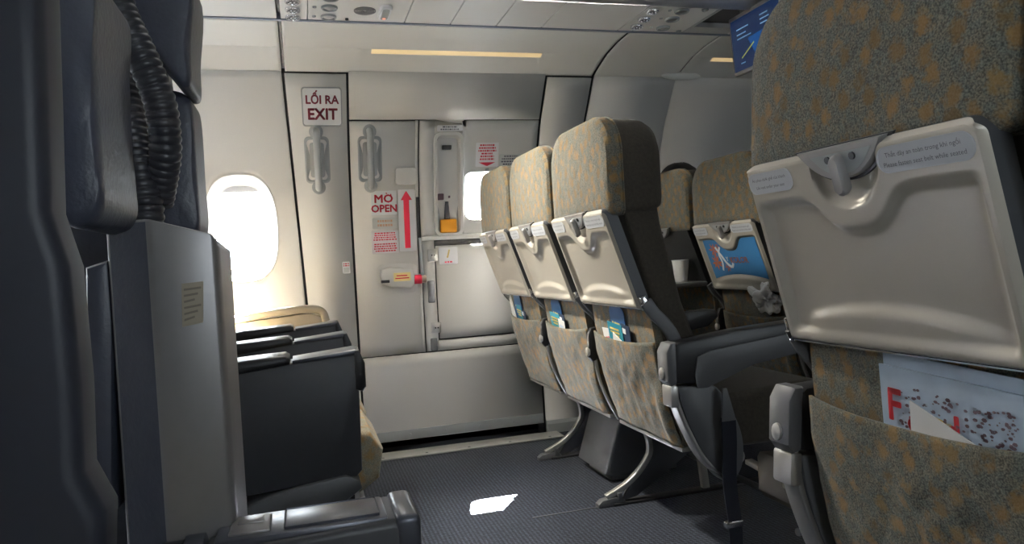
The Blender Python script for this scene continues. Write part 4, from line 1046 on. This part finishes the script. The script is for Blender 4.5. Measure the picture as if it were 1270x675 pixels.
card('folded_paper', R1.location.x, R1.location.y, -.058, .545, .660, .057, .0125, [M['paper']], 'white paper with a slanting top edge in front of the red titled magazine', 'paper', radians(-3), .002, None, [(-1, -1), (1, -1), (1, .2), (.9, .35), (-.95, 1)])

# crumpled tissue and cup in the row ahead
b = bmesh.new(); bmesh.ops.create_icosphere(b, subdivisions=4, radius=.055)
for v in b.verts:
    n_v = V(v.co); k = 1 + .9 * noise.noise(n_v * 22) + .4 * noise.noise(n_v * 55); v.co = V((v.co.x * k * .5, v.co.y * k * 1.1, v.co.z * k * .85))
o = finish('tissue', b, M['paper'], angle=20); o.location = (1.62, 2.28, .685); tag(o, 'crumpled white tissue stuffed in the pocket below the blue advert', 'tissue')
cup = empty('paper_cup', (1.545, 2.755, .7385)); b = bmesh.new(); n = 32
def cr(r_, z): return [V((r_ * cos(2 * pi * i / n), r_ * sin(2 * pi * i / n), z)) for i in range(n)]
loft(b, [cr(.024, .004), cr(.025, 0), cr(.036, .090), cr(.0345, .090), cr(.0240, .006)]); finish('cup_wall', b, mat('cup_paper', (.93, .92, .90), .6), cup)
b = bmesh.new(); sweep(b, [V((.036 * cos(t), .036 * sin(t), .091)) for t in [2 * pi * i / 32 for i in range(33)]], circ(.0018, 6), 0, ref=V((0, 0, 1))); finish('rim', b, M['white'], cup)
tag(cup, 'white paper cup on the tray table behind the nearest patterned seat', 'cup')

# monitor hanging from the service panel
mon = empty('monitor', (1.70, 2.37, 1.78))
xfm = Matrix.Rotation(radians(-4), 4, 'Y')
b = bmesh.new(); box(b, (-.012, -.165, -.232), (.016, .165, -.002), .008, 0, xfm); finish('casing', b, M['greylite'], mon)
b = bmesh.new(); 
def SCR(u, v, d=0): return xfm @ V((-.0128 - d, .150 - .30 * u, -.020 - .198 * v))
b.faces.new([b.verts.new(SCR(*p)) for p in ((0, 0), (1, 0), (1, 1), (0, 1))]).material_index = 1
for k in range(10):
    t = k / 10; b.faces.new([b.verts.new(SCR(*p, .0004)) for p in ((.35 + .02 * k, .45 + .055 * k), (1, .40 + .05 * k), (1, .46 + .055 * k), (.35 + .02 * k, .51 + .055 * k))]).material_index = 0
for u0, u1, v, mi in ((.12, .38, .20, 2), (.12, .32, .30, 2), (.12, .42, .38, 2), (.62, .78, .14, 2), (.62, .8, .22, 2), (.62, .76, .30, 2), (.15, .25, .86, 2)):
    b.faces.new([b.verts.new(SCR(*p, .0008)) for p in ((u0, v), (u1, v), (u1, v + .025), (u0, v + .025))]).material_index = mi
b.faces.new([b.verts.new(SCR(*p, .0008)) for p in ((.18, .76), (.46, .56), (.46, .59), (.18, .79))]).material_index = 3
finish('screen', b, [M['screen'], M['screen2'], M['screentxt'], M['screenyel']], mon, smooth=False)
b = bmesh.new(); box(b, (.0, -.10, -.01), (.02, .10, .045), .003); finish('hinge', b, M['greyp'], mon)
tag(mon, 'blue-lit drop-down monitor hanging from the ceiling panel behind the right seat', 'monitor')

# ------------------------------------------------------------------ passenger in the row ahead
PX, PYc = 1.80, 2.875
def skin_mesh(name, nodes, edges, m, parent, sub=2):
    me = bpy.data.meshes.new(name); me.from_pydata([n[0] for n in nodes], edges, []); o = bpy.data.objects.new(name, me); COL.objects.link(o)
    md = o.modifiers.new('skin', 'SKIN'); md.use_smooth_shade = True
    for i, n in enumerate(nodes): me.skin_vertices[0].data[i].radius = (n[1], n[2] if len(n) > 2 else n[1])
    me.skin_vertices[0].data[0].use_root = True
    sb = o.modifiers.new('sub', 'SUBSURF'); sb.levels = sub; sb.render_levels = sub
    dg = bpy.context.evaluated_depsgraph_get(); nm = bpy.data.meshes.new_from_object(o.evaluated_get(dg)); bpy.data.objects.remove(o)
    nm.materials.clear(); nm.materials.append(m); nm.polygons.foreach_set('use_smooth', [True] * len(nm.polygons))
    q = bpy.data.objects.new(name, nm); COL.objects.link(q); q.parent = parent; return q
per = empty('person', (PX + .15, PYc, .49))
def rel(x, y, z): return (x - PX - .15, y - PYc, z - .49)
nodes = [(rel(1.99, PYc, .585), .105, .085), (rel(1.94, PYc + .04, .72), .11, .085), (rel(1.90, PYc + .10, .89), .13, .09), (rel(1.87, PYc + .18, .98), .06, .05), (rel(1.84, PYc + .23, 1.04), .05, .05), (rel(1.82, PYc + .265, 1.10), .07, .075), (rel(1.80, PYc + .285, 1.175), .078, .088), (rel(1.80, PYc + .29, 1.23), .055, .06)]
edges = [(0, 1), (1, 2), (2, 3), (3, 4), (4, 5), (5, 6), (6, 7)]
for s in (1, -1):
    i = len(nodes)
    nodes += [(rel(1.89, PYc + .10 + s * .15, .88), .05), (rel(1.95, PYc + .05 + s * .18, .70), .04), (rel(2.13, PYc + s * .14, .64), .032), (rel(2.19, PYc + s * .13, .635), .026, .034), (rel(2.24, PYc + s * .125, .63), .014, .03)]
    edges += [(2, i), (i, i + 1), (i + 1, i + 2), (i + 2, i + 3), (i + 3, i + 4)]
    for f in range(4):
        nodes += [(rel(2.268, PYc + s * (.105 + .014 * f), .628), .008), (rel(2.292 - .004 * abs(f - 1.5), PYc + s * (.103 + .015 * f), .614), .006)]; k = len(nodes) - 2; edges += [(i + 4, k), (k, k + 1)]
    nodes += [(rel(2.215, PYc + s * .093, .625), .009), (rel(2.24, PYc + s * .080, .618), .007)]; k = len(nodes) - 2; edges += [(i + 3, k), (k, k + 1)]
    j = len(nodes); nodes += [(rel(2.05, PYc + s * .09, .570), .078), (rel(2.30, PYc + s * .10, .555), .06), (rel(2.37, PYc + s * .10, .30), .045), (rel(2.36, PYc + s * .10, .09), .032), (rel(2.42, PYc + s * .105, .045), .03), (rel(2.50, PYc + s * .11, .03), .022)]
    edges += [(0, j), (j, j + 1), (j + 1, j + 2), (j + 2, j + 3), (j + 3, j + 4), (j + 4, j + 5)]
body = skin_mesh('body', nodes, edges, M['skin'], per)
b = bmesh.new(); hc = V(rel(1.80, PYc + .287, 1.175))
for (dx, dy, dz, rx, ry, rz) in ((0, 0, .03, .102, .098, .092),):
    bmesh.ops.create_uvsphere(b, u_segments=28, v_segments=18, radius=1)
    for v in b.verts:
        k = 1 + .06 * noise.noise(v.co * 3) + .03 * noise.noise(v.co * 11)
        c = v.co * k; v.co = hc + V((dx - .008 + c.x * rx, dy + c.y * ry, dz + max(c.z, -.75 + .5 * (c.x > .35)) * rz))
lab(finish('hair', b, M['hair'], per), 'short black hair')
sh = [(n[0], n[1] + .008, (n[2] if len(n) > 2 else n[1]) + .008) for n in nodes[:3]]; se = [(0, 1), (1, 2)]
for s in (1, -1):
    i = len(sh); sh += [(rel(1.89, PYc + .10 + s * .15, .88), .06), (rel(1.95, PYc + .05 + s * .18, .70), .05), (rel(2.03, PYc + .02 + s * .165, .67), .045)]; se += [(2, i), (i, i + 1), (i + 1, i + 2)]
skin_mesh('shirt', sh, se, M['shirt'], per)
sh = [(nodes[0][0], .115, .095)]; se = []
for s in (1, -1):
    i = len(sh); sh += [(rel(2.05, PYc + s * .09, .570), .086), (rel(2.30, PYc + s * .10, .555), .068), (rel(2.37, PYc + s * .10, .30), .055), (rel(2.36, PYc + s * .10, .11), .05)]; se += [(0, i), (i, i + 1), (i + 1, i + 2), (i + 2, i + 3)]
skin_mesh('trousers', sh, se, M['jeans'], per)
b = bmesh.new()
for e in (-1, 1):
    bb = bmesh.new(); bmesh.ops.create_uvsphere(bb, u_segments=12, v_segments=8, radius=1)
    merge(b, bb, 0, lambda c: hc + V((c.x * .018, e * .083 + c.y * .008, -.005 + c.z * .03)))
finish('ears', b, M['skin'], per)
b = bmesh.new()
bb = bmesh.new(); bmesh.ops.create_uvsphere(bb, u_segments=12, v_segments=8, radius=1); merge(b, bb, 0, lambda c: hc + V((.085 + c.x * .018, c.y * .014, -.02 + c.z * .024)))
for e in (-1, 1):
    bb = bmesh.new(); bmesh.ops.create_uvsphere(bb, u_segments=12, v_segments=8, radius=1); merge(b, bb, 1, lambda c: hc + V((.076 + c.x * .008, e * .031 + c.y * .014, .008 + c.z * .008)))
bb = bmesh.new(); bmesh.ops.create_uvsphere(bb, u_segments=12, v_segments=8, radius=1); merge(b, bb, 2, lambda c: hc + V((.074 + c.x * .008, c.y * .026, -.062 + c.z * .007)))
finish('face', b, [M['skin'], M['hair'], M['maroon']], per)
tag(per, 'seated person with short black hair, only the top of the head showing over a seat', 'person')

# ------------------------------------------------------------------ left row: consoles between the seats
def console(x, y, label, tan=False):
    root = empty('armrest_console', (x, y, .0)); hw_ = .047
    b = bmesh.new(); prism(b, [(-.27, .385), (-.27, .655), (-.05, .672), (.105, .683), (.112, .675), (.112, .60), (.108, .415), (.095, .402), (.04, .405), (-.05, .395)], -hw_, hw_, 'xz', .006, 0); finish('body', b, M['armside'], root)
    b = bmesh.new(); prism(b, [(-.03, .672), (-.03, .680), (.108, .692), (.114, .686), (.108, .680)], -hw_ - .002, hw_ + .002, 'xz', .003); finish('lid', b, M['armtop'], root)
    b = bmesh.new(); prism(b, [(-.29, .640), (-.29, .672), (-.20, .685), (-.10, .690), (-.045, .692), (-.036, .686), (-.036, .672), (-.12, .662)], -hw_ - .006, hw_ + .006, 'xz', .008, 0, None, 3); lab(finish('arm_pad', b, M['blackp'], root), 'glossy black arm pad')
    b = bmesh.new(); prism(b, [(.104, .600), (.104, .690), (.116, .692), (.128, .66), (.128, .605), (.12, .595)], -hw_ - .003, hw_ + .003, 'xz', .005); finish('end_cap', b, M['blackp'], root)
    b = bmesh.new(); prism(b, [(-.29, .365), (-.16, .362), (-.10, .385), (-.04, .398), (.07, .410), (.10, .395), (.105, .375), (.06, .345), (-.02, .34), (-.29, .31)], -hw_ - .008, hw_ + .008, 'xz', .008); box(b, (-.15, -.03, .295), (.02, .03, .36), .004); finish('fairing', b, M['greyp'], root)
    b = bmesh.new(); box(b, (.090, -.008, .30), (.100, .008, .40)); box(b, (-.18, -.015, .29), (.10, .015, .305)); finish('post', b, M['alu'], root)
    tag(root, label, 'armrest console', 'dark armrest consoles'); return root
c0 = console(.0, 1.735, 'dark armrest console nearest the aisle, showing its whole tall side panel')
for y, lb_ in ((2.185, 'dark armrest console, second from the aisle'), (2.66, 'dark armrest console, third from the aisle, just below the tan armrest')):
    c = copy_tree(c0); c.location = (0, y, 0); c['label'] = lb_
b = bmesh.new(); pts = smooth_path([(-.40, 3.17, .662), (-.25, 3.17, .695), (-.10, 3.17, .712), (.02, 3.17, .715), (.075, 3.17, .700), (.09, 3.17, .66)])
root = empty('window_armrest', (0, 3.17, 0)); b = bmesh.new(); sweep(b, [p - V((0, 3.17, 0)) for p in pts], rrect(.045, .016, .012, 4), 0, ref=V((0, 1, 0))); finish('pad', b, M['tanp'], root)
b = bmesh.new(); prism(b, [(-.40, .40), (-.40, .65), (-.25, .68), (.02, .70), (.075, .68), (.07, .40)], -.035, .035, 'xz', .006); box(b, (-.3, -.025, .295), (.05, .025, .41)); finish('support', b, M['tanp'], root)
tag(root, 'tan curved armrest against the wall under the oval window', 'armrest')

# ------------------------------------------------------------------ dark leather seat at the left edge (own row)
def ray(px, py): return fw + rt * ((px - 635) / F_PX) + up * ((337.5 - py) / F_PX)
def at(px, py, Y): d = ray(px, py); p = V((0, 0, CAM_H)) + d * (Y / d.y); return (p.x, p.z)
own = empty('leather_seat', (-.25, .80, 0))
inv = Matrix.Translation(-V(own.location))
def own_part(nm, b, m, lb=None, parent=None):
    o = finish(nm, b, m)
    if parent: o.parent = parent
    else: o.parent = own; o.matrix_parent_inverse = inv
    if lb: lab(o, lb)
    return o
def slab(pts, Y0, Y1, bev, seg=3, curve=True):
    pl = [at(px, py, Y0) for px, py in pts]; b = bmesh.new()
    if curve:
        q = [V((x, 0, z)) for x, z in pl]; q = smooth_path(q + [q[0]], 4)[:-1]; pl = [(p.x, p.z) for p in q]
    prism(b, pl, Y0, Y1, 'xz', bev, 0, None, seg); return b
def puff(pts, Y0, Y1, edge, n=5):
    """padded cushion: outline at mid depth, rounded over toward both faces"""
    pl = [at(px, py, Y0) for px, py in pts]; q = smooth_path([V((x, 0, z)) for x, z in pl] + [V((pl[0][0], 0, pl[0][1]))], 6)[:-1]
    c = sum(q, V()) / len(q); b = bmesh.new(); R = []
    for k in range(n + 1):
        a = pi / 2 * k / n; R.append([V((c.x + (p.x - c.x) * (1 - edge * (1 - sin(a)) / max((p - c).length, .03)), Y0 + edge * (1 - sin(a) * 0 - (1 - cos(pi / 2 - a)) * 0) * (1 - sin(a)) * 0 + edge * (1 - a / (pi / 2)) * 0, c.z + (p.z - c.z) * (1 - edge * (1 - sin(a)) / max((p - c).length, .03)))) for p in q])
        for v in R[-1]: v.y = Y0 + edge * (1 - cos(a)) 
    last = [V((p.x, Y1, p.z)) for p in R[-1]]; R.append(last); loft(b, R, 0); return b
# backrest shell, dark navy, nearest
own_part('back_shell', slab([(-330, -60), (48, -60), (54, 120), (58, 260), (82, 330), (96, 480), (100, 590), (128, 640), (126, 760), (-330, 760)], .52, .57, .012, 4, False), M['navy'])
own_part('headrest_wing', puff([(40, -40), (112, -40), (116, 60), (120, 150), (126, 215), (128, 250), (118, 272), (100, 280), (84, 281), (74, 262), (64, 140)], .66, .79, .014), M['leather'])
own_part('headrest_cushion', puff([(150, -40), (232, -40), (235, 60), (236, 98), (230, 106), (220, 101), (198, 74), (172, 40)], .93, 1.03, .012), M['leather'])
own_part('shoulder_cushion', puff([(205, 108), (228, 115), (238, 134), (244, 220), (248, 272), (243, 292), (226, 290), (196, 284), (200, 200)], .99, 1.08, .012), M['leather'])
own_part('back_core', slab([(60, -30), (176, -30), (200, 60), (212, 150), (214, 300), (200, 420), (190, 760), (60, 760)], 1.0, 1.07, .01, 2, False), M['leather'])
own_part('inner_panel', slab([(104, 332), (134, 322), (140, 400), (140, 640), (112, 605), (106, 480)], .84, .96, .008, 2, False), M['leather'])
# grey side box with paper label
b = bmesh.new()
ol = []
top = [(-.187, .945), (-.143, .940)]
yb0, yb1 = .80, .93
fr = [(-.1435, yb0), (-.083, yb0), (-.079, yb0 + .01), (-.079, yb1), (-.19, yb1), (-.19, yb0 + .035)]
bb = bmesh.new()
B0 = [bb.verts.new(V((x, y, .40))) for x, y in fr]; B1 = [bb.verts.new(V((x, y, .942 - .30 * max(0, x + .145) - (.012 if x > -.082 else 0)))) for x, y in fr]
bb.faces.new(B0); bb.faces.new(B1)
for i in range(6): bb.faces.new([B0[i], B0[(i + 1) % 6], B1[(i + 1) % 6], B1[i]])
bmesh.ops.recalc_face_normals(bb, faces=bb.faces)
for f in bb.faces: f.material_index = 1 if f.calc_center_median().x < -.15 else 0
bmesh.ops.bevel(bb, geom=bb.edges[:], offset=.004, segments=3, affect='EDGES', profile=.5)
merge(b, bb, None); sbx = own_part('side_panel', b, [M['gmetal'], M['leather']], 'brushed grey side panel')
b = bmesh.new(); q = [at(225, 352, .798), at(252, 349, .798), at(252, 400, .798), at(226, 406, .798)]
loft(b, [[V((x, y, z)) for x, z in q] for y in (.7995, .7985)], 0)
for k in range(6):
    t = .12 + .14 * k; pa = [q[0][i] + (q[3][i] - q[0][i]) * t for i in (0, 1)]; pb_ = [q[1][i] + (q[2][i] - q[1][i]) * t for i in (0, 1)]
    x0, x1 = pa[0] + .002, pb_[0] - .002 - .003 * (k % 3)
    b.faces.new([b.verts.new(V(p)) for p in ((x0, .7982, pa[1]), (x1, .7982, pb_[1]), (x1, .7982, pb_[1] - .0022), (x0, .7982, pa[1] - .0022))]).material_index = 1
own_part('paper_label', b, [mat('yellowed_paper', (.38, .33, .25), .6), mat('faded_ink', (.22, .19, .15), .6)], 'small yellowed paper label', sbx)
# low armrest running toward the aisle seats
b = bmesh.new(); prism(b, [(-.105, .49), (-.105, .612), (.078, .618), (.097, .606), (.100, .595), (.100, .49)], .748, .838, 'xz', .008, 0, None, 3); ar = own_part('armrest', b, M['armside'])
b = bmesh.new(); box(b, (-.098, .756, .611), (.072, .830, .6205), .004); box(b, (-.032, .764, .6200), (.064, .822, .6225), .003); own_part('lid', b, M['armtop'], 'gunmetal lid', ar)
b = bmesh.new(); box(b, (-.085, .766, .619), (-.045, .818, .6232), .003); box(b, (-.078, .790, .6225), (-.052, .812, .6245), .001); own_part('lid_catch', b, M['gmetal'], 'brighter catch plate', ar)
b = bmesh.new(); box(b, (.078, .746, .575), (.104, .840, .6215), .007, 0, None, 3); own_part('end_cap', b, M['armtop'], None, ar)
b = bmesh.new(); n = 20
for x0, r_ in ((-.128, .040), (-.107, .044)):
    loft(b, [[V((x0 + d, .792 + (r_ + e) * cos(t), .575 + (r_ + e) * sin(t))) for t in [2 * pi * i / n for i in range(n)]] for d, e in ((-.022, -.006), (-.02, 0), (-.002, 0), (0, -.006))], 0)
own_part('hinge_barrel', b, M['armtop'])
b = bmesh.new(); box(b, (-.30, .62, .30), (-.12, 1.06, .46), .02); box(b, (-.28, .66, 0), (-.24, .70, .31), .005); box(b, (-.28, .98, 0), (-.24, 1.02, .31), .005); box(b, (-.16, .66, 0), (-.12, .70, .31), .005); box(b, (-.16, .98, 0), (-.12, 1.02, .31), .005); box(b, (-.10, .77, .30), (.05, .82, .50), .005)
own_part('seat_base', b, M['navy'])
tag(own, 'dark leather seat at the left edge with grey side panel and low armrest', 'seat')
# ribbed hoses hanging between the cushions
def hose(pts, r, label, ys):
    P = [V((*[at(px, py, y)[0]], y, at(px, py, y)[1])) for (px, py), y in zip(pts, ys)]
    sp = smooth_path(P, 40); rr = []
    d = 0; path = []; 
    for i, p in enumerate(sp):
        if i: d += (p - sp[i - 1]).length
        rr.append(.90 + .12 * (abs(sin(d * pi / .0085)) ** .7)); path.append(p)
    b = bmesh.new(); sweep(b, path, circ(r, 18), 0, ref=V((0, 1, 0)), radii=rr); tag(finish('ribbed_hose', b, M['hose'], angle=80), label, 'hose', None)
hose([(136, -30), (152, 20), (178, 75), (199, 130), (205, 180), (202, 215), (196, 250)], .0165, 'black ribbed hose curving in front at the left, over the leather cushions', [.84, .84, .84, .845, .855, .87, .89])
hose([(128, -20), (140, 60), (154, 120), (166, 175), (176, 225), (182, 262), (182, 300)], .0175, 'black ribbed hose hanging behind the front one at the left', [.90, .90, .89, .88, .87, .87, .87])
